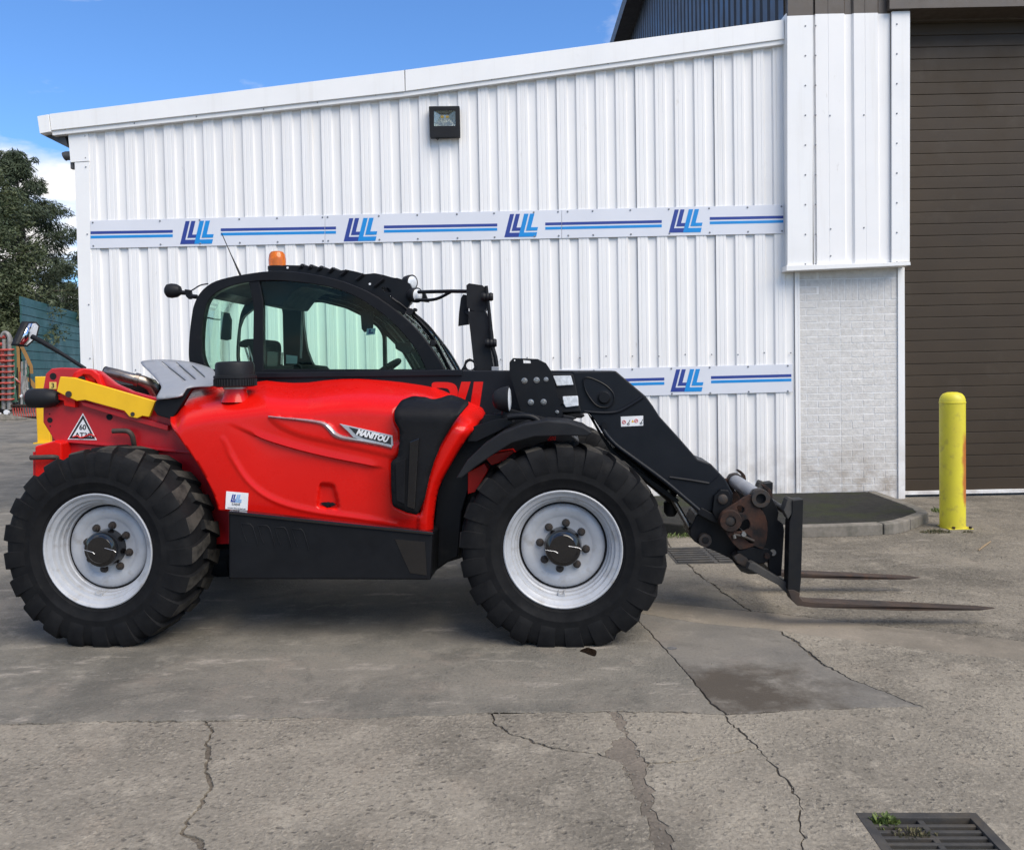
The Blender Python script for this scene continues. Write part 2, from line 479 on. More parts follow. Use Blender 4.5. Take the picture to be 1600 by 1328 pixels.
def glassmat(name, tintc, gloss=.08):
    M = bpy.data.materials.new(name); M.use_nodes = True; t = M.node_tree; t.nodes.clear()
    o = t.nodes.new('ShaderNodeOutputMaterial'); mxn = t.nodes.new('ShaderNodeMixShader')
    tr = t.nodes.new('ShaderNodeBsdfTransparent'); tr.inputs[0].default_value = (*tintc, 1)
    gl = t.nodes.new('ShaderNodeBsdfGlossy'); gl.inputs['Roughness'].default_value = .02
    lw = t.nodes.new('ShaderNodeLayerWeight'); lw.inputs[0].default_value = .25
    mr = t.nodes.new('ShaderNodeMapRange'); mr.inputs[3].default_value = 0.0; mr.inputs[4].default_value = .45
    t.links.new(lw.outputs['Fresnel'], mr.inputs[0]); t.links.new(mr.outputs[0], mxn.inputs[0])
    t.links.new(tr.outputs[0], mxn.inputs[1]); t.links.new(gl.outputs[0], mxn.inputs[2]); t.links.new(mxn.outputs[0], o.inputs[0])
    return M
def streaky(M, amount, foot):
    """rain streaks down a painted sheet and splash dirt near the ground"""
    t = M.node_tree; b = t.nodes['Principled BSDF']; src = b.inputs['Base Color'].links[0].from_socket
    g = t.nodes.new('ShaderNodeNewGeometry'); mp = t.nodes.new('ShaderNodeMapping'); mp.inputs['Scale'].default_value = (9, 9, .35)
    t.links.new(g.outputs['Position'], mp.inputs['Vector'])
    def nz(vec, s, d=8):
        q = t.nodes.new('ShaderNodeTexNoise'); q.inputs['Scale'].default_value = s; q.inputs['Detail'].default_value = d; q.inputs['Roughness'].default_value = .65
        t.links.new(vec, q.inputs['Vector']); return q.outputs['Fac']
    def mr(x, a, c, d=0, e=1):
        q = t.nodes.new('ShaderNodeMapRange'); q.inputs[1].default_value = a; q.inputs[2].default_value = c; q.inputs[3].default_value = d; q.inputs[4].default_value = e; t.links.new(x, q.inputs[0]); return q.outputs[0]
    def mixc(a, c, f):
        q = t.nodes.new('ShaderNodeMix'); q.data_type = 'RGBA'; t.links.new(a, q.inputs['A']); q.inputs['B'].default_value = (*c, 1); t.links.new(f, q.inputs['Factor']); return q.outputs['Result']
    col = mixc(src, (.60, .57, .52), mr(nz(mp.outputs[0], 1.0), .54, .80, 0, amount))
    mp2 = t.nodes.new('ShaderNodeMapping'); mp2.inputs['Scale'].default_value = (14, 14, 3.2); t.links.new(g.outputs['Position'], mp2.inputs['Vector'])
    col = mixc(col, (.40, .36, .30), mr(nz(mp2.outputs[0], .55, 6), .69, .76, 0, amount * .9))
    sp = t.nodes.new('ShaderNodeSeparateXYZ'); t.links.new(g.outputs['Position'], sp.inputs[0])
    m_ = t.nodes.new('ShaderNodeMath'); m_.operation = 'MULTIPLY'
    t.links.new(mr(sp.outputs['Z'], .9, .05), m_.inputs[0]); t.links.new(mr(nz(g.outputs['Position'], 5), .38, .62, 0, foot), m_.inputs[1])
    col = mixc(col, (.30, .25, .20), m_.outputs[0])
    t.links.new(col, b.inputs['Base Color'])
streaky(CLAD, .55, .55); streaky(TRIMW, .4, .5); streaky(BRICKW, .35, .85); streaky(MORTARW, .35, .7)
GLASS = glassmat('green_cab_glass', (.87, .975, .92))
CLEAR = glassmat('clear_glass', (.93, .95, .95))
AMBER = bpy.data.materials.new('amber_plastic'); AMBER.use_nodes = True
_b = AMBER.node_tree.nodes['Principled BSDF']; _b.inputs['Base Color'].default_value = (.95, .22, .01, 1); _b.inputs['Roughness'].default_value = .18
_b.inputs['Transmission Weight'].default_value = .55; _b.inputs['Subsurface Weight'].default_value = 0

def yellow_bollard_mat():
    M = mat('bollard_paint', (.64, .56, .03), .5, c2=(.60, .51, .035), ns=5, dirt=(.34, .27, .05), ds=9, dlo=.54, dhi=.78, bump=.25, bs=25)
    t = M.node_tree; b = t.nodes['Principled BSDF']
    src = b.inputs['Base Color'].links[0].from_socket
    tcn = t.nodes.new('ShaderNodeTexCoord'); sp = t.nodes.new('ShaderNodeSeparateXYZ'); t.links.new(tcn.outputs['Object'], sp.inputs[0])
    nz_ = t.nodes.new('ShaderNodeTexNoise'); nz_.inputs['Scale'].default_value = 7; nz_.inputs['Detail'].default_value = 8
    t.links.new(tcn.outputs['Object'], nz_.inputs['Vector'])
    # rust on the side that faces +x, between knee height and mid height
    def mr(x, a, c, d=0, e=1):
        q = t.nodes.new('ShaderNodeMapRange'); q.interpolation_type = 'SMOOTHSTEP'; q.inputs[1].default_value = a; q.inputs[2].default_value = c; q.inputs[3].default_value = d; q.inputs[4].default_value = e
        t.links.new(x, q.inputs[0]); return q.outputs[0]
    def mul(a, c):
        q = t.nodes.new('ShaderNodeMath'); q.operation = 'MULTIPLY'; t.links.new(a, q.inputs[0]); t.links.new(c, q.inputs[1]); return q.outputs[0]
    fx = mr(sp.outputs['X'], -.01, .085); fz = mul(mr(sp.outputs['Z'], .05, .35), mr(sp.outputs['Z'], 1.2, .85))
    ad_ = t.nodes.new('ShaderNodeMath'); ad_.operation = 'ADD'; t.links.new(mul(fx, fz), ad_.inputs[0])
    t.links.new(nz_.outputs['Fac'], ad_.inputs[1])
    f = mr(ad_.outputs[0], .90, 1.5)
    q = t.nodes.new('ShaderNodeMix'); q.data_type = 'RGBA'; t.links.new(src, q.inputs['A']); q.inputs['B'].default_value = (.42, .13, .018, 1); t.links.new(f, q.inputs['Factor'])
    t.links.new(q.outputs['Result'], b.inputs['Base Color'])
    return M
BOLL = yellow_bollard_mat()

def ground_mat(name, c, c2, c3, grain, bump, aggregate, streak=0.0, damp=None):
    """concrete: blotches, grit, pale scuffs; 'aggregate' (0..1) shows the pits and stones of a worn surface"""
    M = bpy.data.materials.new(name); M.use_nodes = True; t = M.node_tree; b = t.nodes['Principled BSDF']
    pos = t.nodes.new('ShaderNodeNewGeometry').outputs['Position']
    def noise_(s, d=6, r=.6, vec=None, dist_=0):
        q = t.nodes.new('ShaderNodeTexNoise'); q.inputs['Scale'].default_value = s; q.inputs['Detail'].default_value = d; q.inputs['Roughness'].default_value = r; q.inputs['Distortion'].default_value = dist_
        t.links.new(vec or pos, q.inputs['Vector']); return q.outputs['Fac']
    def mr(x, a, c_, d=0, e=1):
        q = t.nodes.new('ShaderNodeMapRange'); q.inputs[1].default_value = a; q.inputs[2].default_value = c_; q.inputs[3].default_value = d; q.inputs[4].default_value = e; t.links.new(x, q.inputs[0]); return q.outputs[0]
    def mx(a, b_, f, blend='MIX'):
        q = t.nodes.new('ShaderNodeMix'); q.data_type = 'RGBA'; q.blend_type = blend
        for s, x in (('A', a), ('B', b_)):
            if isinstance(x, tuple): q.inputs[s].default_value = (*x, 1)
            else: t.links.new(x, q.inputs[s])
        if isinstance(f, float): q.inputs['Factor'].default_value = f
        else: t.links.new(f, q.inputs['Factor'])
        return q.outputs['Result']
    def mth(op, a, b_):
        q = t.nodes.new('ShaderNodeMath'); q.operation = op
        for i, x in enumerate((a, b_)):
            if isinstance(x, (int, float)): q.inputs[i].default_value = x
            else: t.links.new(x, q.inputs[i])
        return q.outputs[0]
    k = lambda col_, f: tuple(min(1, x * f) for x in col_)
    col = mx(c, c2, mr(noise_(.9, 9, .62), .42, .58))
    col = mx(col, c3, mr(noise_(2.6, 8, .68), .54, .72))
    col = mx(col, k(c2, .58), mr(noise_(1.3, 10, .74, dist_=.8), .52, .74))
    col = mx(col, k(c2, .70), mr(noise_(.45, 8, .66), .50, .64))
    col = mx(col, k(c, 1.28), mr(noise_(4.0, 9, .74), .53, .70))
    fine = noise_(grain, 6, .72)
    amp = .30 + .55 * aggregate
    col = mx(col, k(c, 1.75), mth('MULTIPLY', mr(fine, .54, .66), .55 * amp))
    col = mx(col, k(c2, .30), mth('MULTIPLY', mr(fine, .47, .34), .80 * amp))
    h = fine
    if aggregate:
        wv = t.nodes.new('ShaderNodeTexNoise'); wv.inputs['Scale'].default_value = 30; wv.inputs['Detail'].default_value = 4
        t.links.new(pos, wv.inputs['Vector'])
        sc_ = t.nodes.new('ShaderNodeVectorMath'); sc_.operation = 'SCALE'; sc_.inputs['Scale'].default_value = .045
        mp = t.nodes.new('ShaderNodeVectorMath'); mp.operation = 'ADD'
        t.links.new(wv.outputs['Color'], sc_.inputs[0]); t.links.new(pos, mp.inputs[0]); t.links.new(sc_.outputs[0], mp.inputs[1])
        def vor(s):
            vo = t.nodes.new('ShaderNodeTexVoronoi'); vo.inputs['Scale'].default_value = s; vo.inputs['Randomness'].default_value = 1.0; t.links.new(mp.outputs[0], vo.inputs['Vector']); return vo
        show = mr(noise_(3.2, 7, .7), .36, .60)
        vo = vor(44)
        hs = t.nodes.new('ShaderNodeSeparateColor'); t.links.new(vo.outputs['Color'], hs.inputs[0])
        stone = mth('MULTIPLY', mr(vo.outputs['Distance'], .55, .25), show)
        scol = mx(k(c2, .55), k(c, 1.75), mr(hs.outputs[0], .05, .95))
        col = mx(col, scol, mth('MULTIPLY', stone, .50 * aggregate))
        # pits: some cells only, dark and deep
        vp = vor(31)
        hp = t.nodes.new('ShaderNodeSeparateColor'); t.links.new(vp.outputs['Color'], hp.inputs[0])
        pit = mth('MULTIPLY', mth('MULTIPLY', mr(vp.outputs['Distance'], .42, .18), mr(hp.outputs[1], .70, .80)), mr(noise_(6, 6, .7), .34, .56))
        col = mx(col, k(c2, .34), mth('MULTIPLY', pit, .80 * aggregate))
        h = mth('SUBTRACT', mth('ADD', mth('MULTIPLY', fine, 1.0), mth('MULTIPLY', stone, .45)), mth('MULTIPLY', pit, .9))
    if streak:
        mpn = t.nodes.new('ShaderNodeMapping'); mpn.inputs['Rotation'].default_value = (0, 0, -.55); mpn.inputs['Scale'].default_value = (.9, 2.4, 1)
        t.links.new(pos, mpn.inputs['Vector'])
        st = mth('MULTIPLY', mr(noise_(1.8, 10, .76, mpn.outputs[0]), .56, .70), mr(noise_(.6, 5), .36, .54))
        col = mx(col, (.42, .37, .31), mth('MULTIPLY', st, streak))
    rough = .9
    if damp:
        (cx, cy), (rx, ry), dc = damp
        sp = t.nodes.new('ShaderNodeSeparateXYZ'); t.links.new(pos, sp.inputs[0])
        ex = mth('DIVIDE', mth('SUBTRACT', sp.outputs['X'], cx), rx); ey = mth('DIVIDE', mth('SUBTRACT', sp.outputs['Y'], cy), ry)
        rr = mth('SQRT', mth('ADD', mth('MULTIPLY', ex, ex), mth('MULTIPLY', ey, ey)), 0)
        f = mr(mth('ADD', rr, mth('MULTIPLY', mth('SUBTRACT', noise_(4, 9, .7), .5), 3.0)), 1.25, .45)
        col = mx(col, dc, mth('MULTIPLY', f, .80))
    t.links.new(col, b.inputs['Base Color'])
    b.inputs['Roughness'].default_value = rough; b.inputs['Specular IOR Level'].default_value = .3
    bp = t.nodes.new('ShaderNodeBump'); bp.inputs['Strength'].default_value = bump; bp.inputs['Distance'].default_value = .012 if aggregate else .006
    t.links.new(h, bp.inputs['Height']); t.links.new(bp.outputs[0], b.inputs['Normal'])
    return M
SMOOTH = ground_mat('smooth_concrete', (.180, .163, .133), (.137, .127, .106), (.215, .184, .148), 55, .5, .12, streak=.95)
ROUGHC = ground_mat('worn_concrete', (.262, .231, .182), (.200, .177, .140), (.275, .234, .180), 40, .8, .7)
ROUGHF = ground_mat('weathered_concrete', (.212, .186, .146), (.158, .139, .110), (.248, .212, .163), 36, .8, .7, streak=.6)
PINKC = ground_mat('pinkish_strip_concrete', (.236, .202, .158), (.205, .178, .139), (.248, .212, .163), 60, .3, 0)
dG = G(1150, 1078)
DAMPC = ground_mat('damp_stained_concrete', (.180, .163, .136), (.148, .137, .119), (.200, .174, .145), 52, .45, 0,
                   damp=((dG.x, dG.y), (.50, .36), (.052, .040, .028)))
DIRT = ground_mat('joint_dirt', (.165, .14, .108), (.125, .106, .082), (.20, .168, .13), 60, .9, .6)
PATCH = ground_mat('brown_mortar_patch', (.180, .152, .120), (.140, .120, .096), (.20, .165, .13), 60, .5, .3)

# ================================================================ GROUND
def gline(pts, seed, step=.022, jit=.006):
    """a joint or crack: picture points (x, y[, half width]) -> ragged line on the ground with a half width at each point"""
    r = random.Random(seed); out = []
    P = [(G(p[0], p[1]), p[2] if len(p) > 2 else .005) for p in pts]
    for (a, wa), (b, wb) in zip(P, P[1:]):
        n = min(90, max(1, int((b - a).length / step)))
        for k in range(n):
            t = k / n; q = a.lerp(b, t)
            j = jit * .8
            nx_ = noise.noise(Vector((q.x * 9, q.y * 9, seed))) * jit * 1.6; ny_ = noise.noise(Vector((q.x * 9, q.y * 9, seed + 40))) * jit * 1.6
            w = (wa + (wb - wa) * t) * max(.12, .8 + 1.1 * noise.noise(Vector((q.x * 7, q.y * 7, seed + 9))))
            out.append((q.x + r.uniform(-j, j) + nx_, q.y + r.uniform(-j, j) + ny_, w * .75))
    q, w = P[-1]
    out.append((q.x, q.y, w))
    return out
J1 = (1135, 1116, .012); JE = (1443, 1104, .004)
La = gline([(-500, 1150, .01), (0, 1131, .007), (60, 1131, .011), (150, 1126, .006), (250, 1127, .014), (320, 1125, .010)], 1, jit=.010)
Lb = gline([(320, 1125, .010), (450, 1121, .008), (560, 1122, .004), (690, 1117, .005), (766, 1113, .006)], 2, jit=.010)
Lc = gline([(766, 1113, .006), (850, 1113, .007), (950, 1111, .012)], 3, jit=.009)
Ld = gline([(950, 1111, .012), (1050, 1111, .014), J1], 4, jit=.009)
Le = gline([J1, (1214, 1110, .014), (1325, 1106, .006), JE], 5, jit=.009)
L3u = gline([(985, 955, .003), (1000, 972, .004), (1023, 996, .005), (1069, 1046, .006), (1111, 1098, .010), J1], 6, jit=.005)
L3d = gline([J1, (1150, 1136, .014), (1168, 1150, .006), (1195, 1180, .008), (1232, 1222, .006), (1256, 1262, .007), (1244, 1290, .004), (1256, 1330, .005), (1290, 1450, .012)], 7, jit=.012)
L2a = gline([(1024, 795, .006), (1040, 845, .010), (1085, 893, .012), (1130, 925, .013), (1172, 954, .012)], 8, jit=.010)
L2b = gline([(1172, 954, .012), (1215, 958, .007), (1290, 967, .006), (1380, 977, .005), (1600, 1001, .004), (2000, 1046, .004)], 9, jit=.006)
Sa = gline([(985, 934, .002), (1023, 941, .003), (1100, 948, .003), (1172, 954, .012)], 10, jit=.004)
Sb = gline([(985, 955, .003), (1100, 974, .002), (1190, 981, .003), (1221, 986, .004)], 11, jit=.004)
Sc = gline([(1221, 986, .004), (1330, 999, .003), (1470, 1018, .003), (1600, 1031, .003), (2000, 1078, .003)], 12, jit=.006)
L4 = gline([(1221, 986, .010), (1250, 1008, .016), (1285, 1036, .010), (1330, 1062, .006), (1385, 1081, .004), JE], 13, jit=.010)
C1 = gline([(320, 1125, .010), (331, 1140, .022), (322, 1160, .012), (328, 1185, .016), (321, 1205, .010), (331, 1226, .008), (318, 1252, .014), (292, 1282, .012), (288, 1297, .012), (310, 1313, .016), (322, 1330, .012), (330, 1450, .012)], 14, jit=.010)
X2 = (948, 1181, .010)
C2 = gline([(766, 1113, .006), (772, 1131, .008), (800, 1146, .006), (838, 1161, .014), (885, 1171, .008), (930, 1175, .010), X2], 15, jit=.010)
C3u = gline([(950, 1111, .012), (964, 1130, .045), (974, 1150, .040), (975, 1170, .06), X2], 16, jit=.012)
X4 = (1012, 1192, .010)
# the mortar patch has two banks, west (from X2 down) and east (from L-joint down)
C3w = gline([(950, 1111, .003), (962, 1128, .002), (970, 1145, .003), (948, 1181, .004), (975, 1195, .002), (988, 1218, .006), (994, 1250, .002), (1006, 1276, .004), (1018, 1305, .002), (1026, 1335, .003), (1050, 1450, .003)], 17, jit=.018)
C3e1 = gline([(962, 1111, .003), (977, 1125, .002), (980, 1148, .004), (995, 1172, .002), X4], 18, jit=.014)
C3e2 = gline([(1012, 1192, .002), (1010, 1218, .003), (1018, 1240, .002), (1020, 1265, .004), (1045, 1290, .002), (1055, 1335, .003), (1085, 1450, .003)], 19, jit=.018)
C4 = gline([X4, (1060, 1190, .010), (1110, 1182, .012), (1150, 1172, .010), (1184, 1168, .008)], 20, jit=.012)
def rev(l): return l[::-1]
def slab(name, lines, material, parent, holes=(), top=0.0):
    pts = []
    for l in lines:
        l = [p if len(p) > 2 else (p[0], p[1], .002) for p in l]
        if pts and math.hypot(pts[-1][0] - l[0][0], pts[-1][1] - l[0][1]) < .02: l = l[1:]
        pts += l
    while math.hypot(pts[-1][0] - pts[0][0], pts[-1][1] - pts[0][1]) < .02: pts.pop()
    n = len(pts)
    A = sum(pts[i][0] * pts[(i + 1) % n][1] - pts[(i + 1) % n][0] * pts[i][1] for i in range(n))
    sg = 1 if A > 0 else -1
    ins = []
    for i in range(n):
        a = Vector(pts[i - 1][:2]); b = Vector(pts[i][:2]); c = Vector(pts[(i + 1) % n][:2])
        d = (c - a)
        if d.length < 1e-6: d = Vector((1, 0))
        d.normalize()
        nn = Vector((-d.y, d.x)) * sg
        q = b + nn * pts[i][2]
        ins.append((q.x, q.y))
    return prism(name, ins, top, top - .045, material, parent, axis='z', holes=holes, bev=.004)
def gp(*p): return [(G(a, b).x, G(a, b).y, .002) for a, b in p]
# the drain at the front right: real hole in the yard
DR = [G(1343, 1272), G(1522, 1272), G(1600, 1345), G(1386, 1352)]
dv0 = DR[0]; dW = (DR[1] - DR[0]).length; dL = dW * 1.0
dux = (DR[1] - DR[0]).normalized(); duy = Vector((dux.y, -dux.x, 0))        # towards the camera
def DP(a, b, z=0.0): return dv0 + dux * a + duy * b + Vector((0, 0, z))
hole = [DP(-.012, -.012), DP(dW + .012, -.012), DP(dW + .012, dL + .012), DP(-.012, dL + .012)]
hole = [(p.x, p.y) for p in hole]
ground = prism('ground', [(-400, -60), (400, -60), (400, 900), (-400, 900)], -.010, -.4, DIRT, None, axis='z', holes=[hole])
tag(ground, 'grey concrete yard cut by cracks and joints', None, None, 'structure')
far = W(0, 0, 10.9)
slab('concrete_slab', [La, Lb, Lc, Ld, rev(L3u), [(G(985, 934).x, G(985, 934).y, .002)], Sa, rev(L2a), [(1.78, 10.6, 0), (1.78, 60, 0), (-70, 60, 0), (-70, 3.9, 0)]], SMOOTH, ground)
ye1 = L2b[-1][1] - .25; ye2 = Sc[-1][1] - .35
slab('concrete_slab', [L2a, L2b, [(12, ye1, .002), (12, 10.98, 0), (1.80, 10.98, 0)]], ROUGHF, ground)
slab('concrete_slab', [Sa, L2b, [(12, ye1, .002), (12, ye2, .002)], rev(Sc), rev(Sb)], PINKC, ground)
slab('concrete_slab', [L3u, Le, rev(L4), rev(Sb)], DAMPC, ground)
slab('concrete_slab', [Sc, [(12, ye2, .002), (12, .4, 0), (1.2, .4, 0)], rev(L3d), Le, rev(L4)], ROUGHC, ground, holes=[hole])
slab('concrete_slab', [La, C1, [(-1.5, .4, 0), (-12, .4, 0), (-12, 3.7, 0)]], ROUGHC, ground)
slab('concrete_slab', [Lb, C2, C3w[C3w.index(min(C3w, key=lambda p: math.hypot(p[0] - C2[-1][0], p[1] - C2[-1][1]))):], [(.55, .4, 0), (-1.3, .4, 0)], rev(C1)], ROUGHC, ground)
k = C3w.index(min(C3w, key=lambda p: math.hypot(p[0] - C2[-1][0], p[1] - C2[-1][1])))
slab('concrete_slab', [Lc, C3w[:k + 1], rev(C2)], ROUGHC, ground)
kk = min(range(len(L3d)), key=lambda i: math.hypot(L3d[i][0] - C4[-1][0], L3d[i][1] - C4[-1][1]))
slab('concrete_slab', [[(G(962, 1111).x, G(962, 1111).y, .006)], Ld[2:], L3d[:kk + 1], rev(C4), rev(C3e1)], ROUGHC, ground)
slab('concrete_slab', [C4, L3d[kk:], [(1.0, .4, 0), (.7, .4, 0)], rev(C3e2)], ROUGHC, ground)
pw = [(p[0], p[1]) for p in C3w]; pe = [(p[0], p[1]) for p in C3e1 + C3e2[1:]]
prism('mortar_patch', pw + pe[::-1], -.004, -.02, PATCH, ground, axis='z')
# oil drip in front of the front tyre
prism('oil_spot', [(p.x, p.y) for p in (G(*q) for q in spline([(906, 1017), (916, 1012), (924, 1013), (932, 1017), (930, 1025), (921, 1023), (914, 1020)], 4))], .0015, -.004, OIL, ground, axis='z')
prism('oil_spot', [(p.x, p.y) for p in (G(*q) for q in spline([(1042, 1012), (1050, 1010), (1058, 1013), (1049, 1015)], 3))], .0015, -.004, OIL, ground, axis='z')

# drain grate at the front
dr = empty('drain_grate', DP(dW / 2, dL / 2))
tag(dr, 'square cast iron drain grate sunk in the near concrete', 'drain grate')
def DL(a, b): q = DP(a, b) - DP(dW / 2, dL / 2); return (q.x, q.y)
def dbar(name, a0, b0, a1, b1, z0, z1, bev=.003): return prism(name, [DL(a0, b0), DL(a1, b0), DL(a1, b1), DL(a0, b1)], z0, z1, IRON, dr, axis='z', bev=bev)
fw = .028
prism('frame', [DL(-.012, -.012), DL(dW + .012, -.012), DL(dW + .012, dL + .012), DL(-.012, dL + .012)], .002, -.06, IRON, dr, axis='z', holes=[[DL(fw, fw), DL(dW - fw, fw), DL(dW - fw, dL - fw), DL(fw, dL - fw)]], bev=.002)
nb = 9
for i in range(1, nb):
    b = fw + (dL - 2 * fw) * i / nb
    dbar('bar', fw, b - .009, dW - fw, b + .009, -.004, -.05)
dbar('cross_bar', dW * .5 - .012, fw, dW * .5 + .012, dL - fw, -.0065, -.045)
dbar('sump', .0, .0, dW, dL, -.16, -.2, 0)
# drain cover behind the forks' carriage
c0, c1, c2, c3 = G(1050, 857), G(1138, 858), G(1150, 881), G(1075, 881)
dc = empty('drain_cover', (c0 + c2) / 2); tag(dc, 'slotted iron drain cover flush with the concrete under the fork carriage', 'drain cover')
cx0, cy0 = c3.x - .10, c3.y
def cl(x, y): return (x - dc.location.x, y - dc.location.y)
cw, ch = .72, c0.y - c3.y
prism('frame', [cl(cx0, cy0), cl(cx0 + cw, cy0), cl(cx0 + cw, cy0 + ch), cl(cx0, cy0 + ch)], .004, -.02, IRON, dc, axis='z')
for j in range(7):
    for i in range(2):
        y = cy0 + .03 + (ch - .06) * j / 6.3
        x = cx0 + .02 + i * (cw / 2)
        prism('rib', [cl(x, y), cl(x + cw / 2 - .04, y), cl(x + cw / 2 - .04, y + .055), cl(x, y + .055)], .004, .013, IRON, dc, axis='z', bev=.003)

# stick
st0, st1 = G(1529, 861), G(1548, 847)
stk = empty('stick', (st0 + st1) / 2); tag(stk, 'pale dry stick lying on the concrete in front of the brown door', 'stick')
tube('wood', [st0 - stk.location + Vector((0, 0, .008)), Vector((.01, .01, .012)), st1 - stk.location + Vector((0, 0, .008))], [.006, .008, .005], WOOD, stk, 6)

# ================================================================ WHITE EXTENSION
WY = 10.85
ext = empty('warehouse_extension', (-1, WY, 0)); tag(ext, 'white ribbed metal extension with a sloping roof line behind the telehandler', 'building')
def E(o): o.location = (1, -WY, 0); return o          # parts are modelled in world metres
EL = W(126, 560, WY).x; ER = W(1229, 400, WY).x
r0 = W(77, 207, WY); r1 = W(1226, 68, WY)
slope = (r1.z - r0.z) / (r1.x - r0.x)
def roofz(x): return r0.z + (x - r0.x) * slope
per = .2445
def clad_profile(x0, x1, per=.2445, rec=.026, ph=0.0):
    """crowns (with two fine grooves) and recesses; returns (x, depth) pairs"""
    out = []; x = x0
    unit = [(0, 0), (.030, 0), (.033, .0035), (.038, .0035), (.041, 0), (.083, 0), (.086, .0035), (.091, .0035), (.094, 0), (.124, 0), (.141, rec), (.228, rec)]
    while x < x1 - .001:
        for u, d in unit:
            if x + u <= x1: out.append((x + u, d))
        x += per
    out.append((x1, out[-1][1]))
    return out
cs0 = W(140, 400, WY).x
x = cs0; si = 0
while x < ER + .14:
    xe = min(x + per * 4, ER + .16)
    pr = clad_profile(x, xe)
    jog = (si % 2) * .0012
    verts = []; faces = []
    for (a, d) in pr:
        verts += [(a, WY + d - jog, .06), (a, WY + d - jog, roofz(a) + .03 + .0 * d)]
    for i in range(len(pr) - 1):
        faces.append((2 * i, 2 * i + 2, 2 * i + 3, 2 * i + 1))
    o = obj('cladding_sheet', verts, faces, CLAD, ext, fix=False); E(o)
    sm = o.modifiers.new('gauge', 'SOLIDIFY'); sm.thickness = .0015; sm.offset = -1
    x = xe; si += 1
# backing wall, so that nothing shows light through
E(prism('wall', [(EL + .02, .02), (ER + .12, .02), (ER + .12, roofz(ER + .12) - .05), (EL + .02, roofz(EL) - .05)], WY + .06, WY + .25, CLAD, ext))
E(prism('side_wall', [(WY + .25, .02), (WY + 14, .02), (WY + 14, roofz(EL) - .06), (WY + .25, roofz(EL) - .06)], EL + .02, EL + .2, CLAD, ext, axis='x'))
# plinth strip under the sheets
E(prism('base_trim', [(EL + .06, .0), (ER + .12, .0), (ER + .12, .075), (EL + .06, .075)], WY - .014, WY + .05, TRIMW, ext, bev=.002))
# corner trim, in two lengths
ctop = W(112, 209, WY)
zs = W(118, 254, WY).z
E(wplate('corner_trim', [(116.5, 254), (139, 253), (149, 810), (133, 810)], WY - .010, .10, TRIMW, ext, bev=.002))
E(wplate('corner_trim', [(106, 207), (137, 203), (139, 252), (110, 254)], WY - .016, .12, TRIMW, ext, bev=.002))
# roof edge flashing with a drip lip
def fl(name, pts, d0, th, m=TRIMW): return E(wplate(name, pts, WY - d0, th, m, ext, bev=.003))
fl('roof_flashing', [(77, 178.5), (631.5, 110), (632.5, 143), (80, 204)], .085, .11)
fl('roof_flashing', [(633, 109.8), (1225, 31), (1226, 61), (633.5, 142.8)], .082, .11)
fl('flashing_lip', [(80, 204.5), (632, 143.5), (1226, 61.5), (1226, 69), (632, 151), (82, 212)], .060, .085)
fl('flashing_end_cap', [(58, 182), (75.5, 179), (79, 206), (62, 209)], .095, .35)
# roof sheet going back and the eaves gutter
za, zb = W(77, 181, WY).z - .02, W(1225, 34, WY).z - .02
xa, xb = W(72, 181, WY).x, W(1225, 34, WY).x
E(obj('roof', [(xa, WY - .05, za), (xb, WY - .05, zb), (xb, WY + 14, zb), (xa, WY + 14, za), (xa, WY - .05, za - .06), (xb, WY - .05, zb - .06), (xb, WY + 14, zb - .06), (xa, WY + 14, za - .06)],
          [(0, 1, 2, 3), (7, 6, 5, 4), (0, 4, 5, 1), (1, 5, 6, 2), (2, 6, 7, 3), (3, 7, 4, 0)], DGREY, ext))
E(wplate('gutter', [(64, 210), (100, 209), (106, 229), (97, 225)], WY + .02, 13.9, DGREY, ext))
gq = W(104, 242, WY)
E(tube('vent_pipe', [(gq.x + .05, WY + .06, gq.z), (gq.x - .03, WY + .06, gq.z), (gq.x - .06, WY + .06, gq.z - .01)], .055, DGREY, ext, 10))
E(box('pipe_bracket', (W(110, 258, WY).x, WY + .0, W(110, 264, WY).z), (W(114, 256, WY).x, WY + .06, W(112, 252, WY).z), DGREY, ext))
# fixings: hex-headed screws in rows
mb = MB()
def screw(mbx, px, py, Y, r=.010):
    q = W(px, py, Y)
    mbx.add(lathe_geo([(0, -.008), (r * .6, -.008), (r, -.002), (r, .004)], (q.x, Y, q.z), (0, 1, 0), 6))
for i in range(14): screw(mb, 700 + i * 41.2, 561.5 - i * .85 + (i % 3) * 1.0, WY + (.0))
for i in range(8): screw(mb, 150 + i * 62, 578, WY)
for px, py in ((210, 193), (307, 182.5), (412, 171), (496, 160.5), (587, 148.5), (677, 137), (768, 125), (860, 112), (950, 99.5), (1045, 86), (1135, 73.5)): screw(mb, px, py, WY - .062, .009)
for py in (213, 247, 261, 366, 476, 560, 640, 720): screw(mb, 133 + (py - 213) * .022, py, WY - .012)
E(tag(mb.build('screws', BOLTM, ext), kind='stuff'))

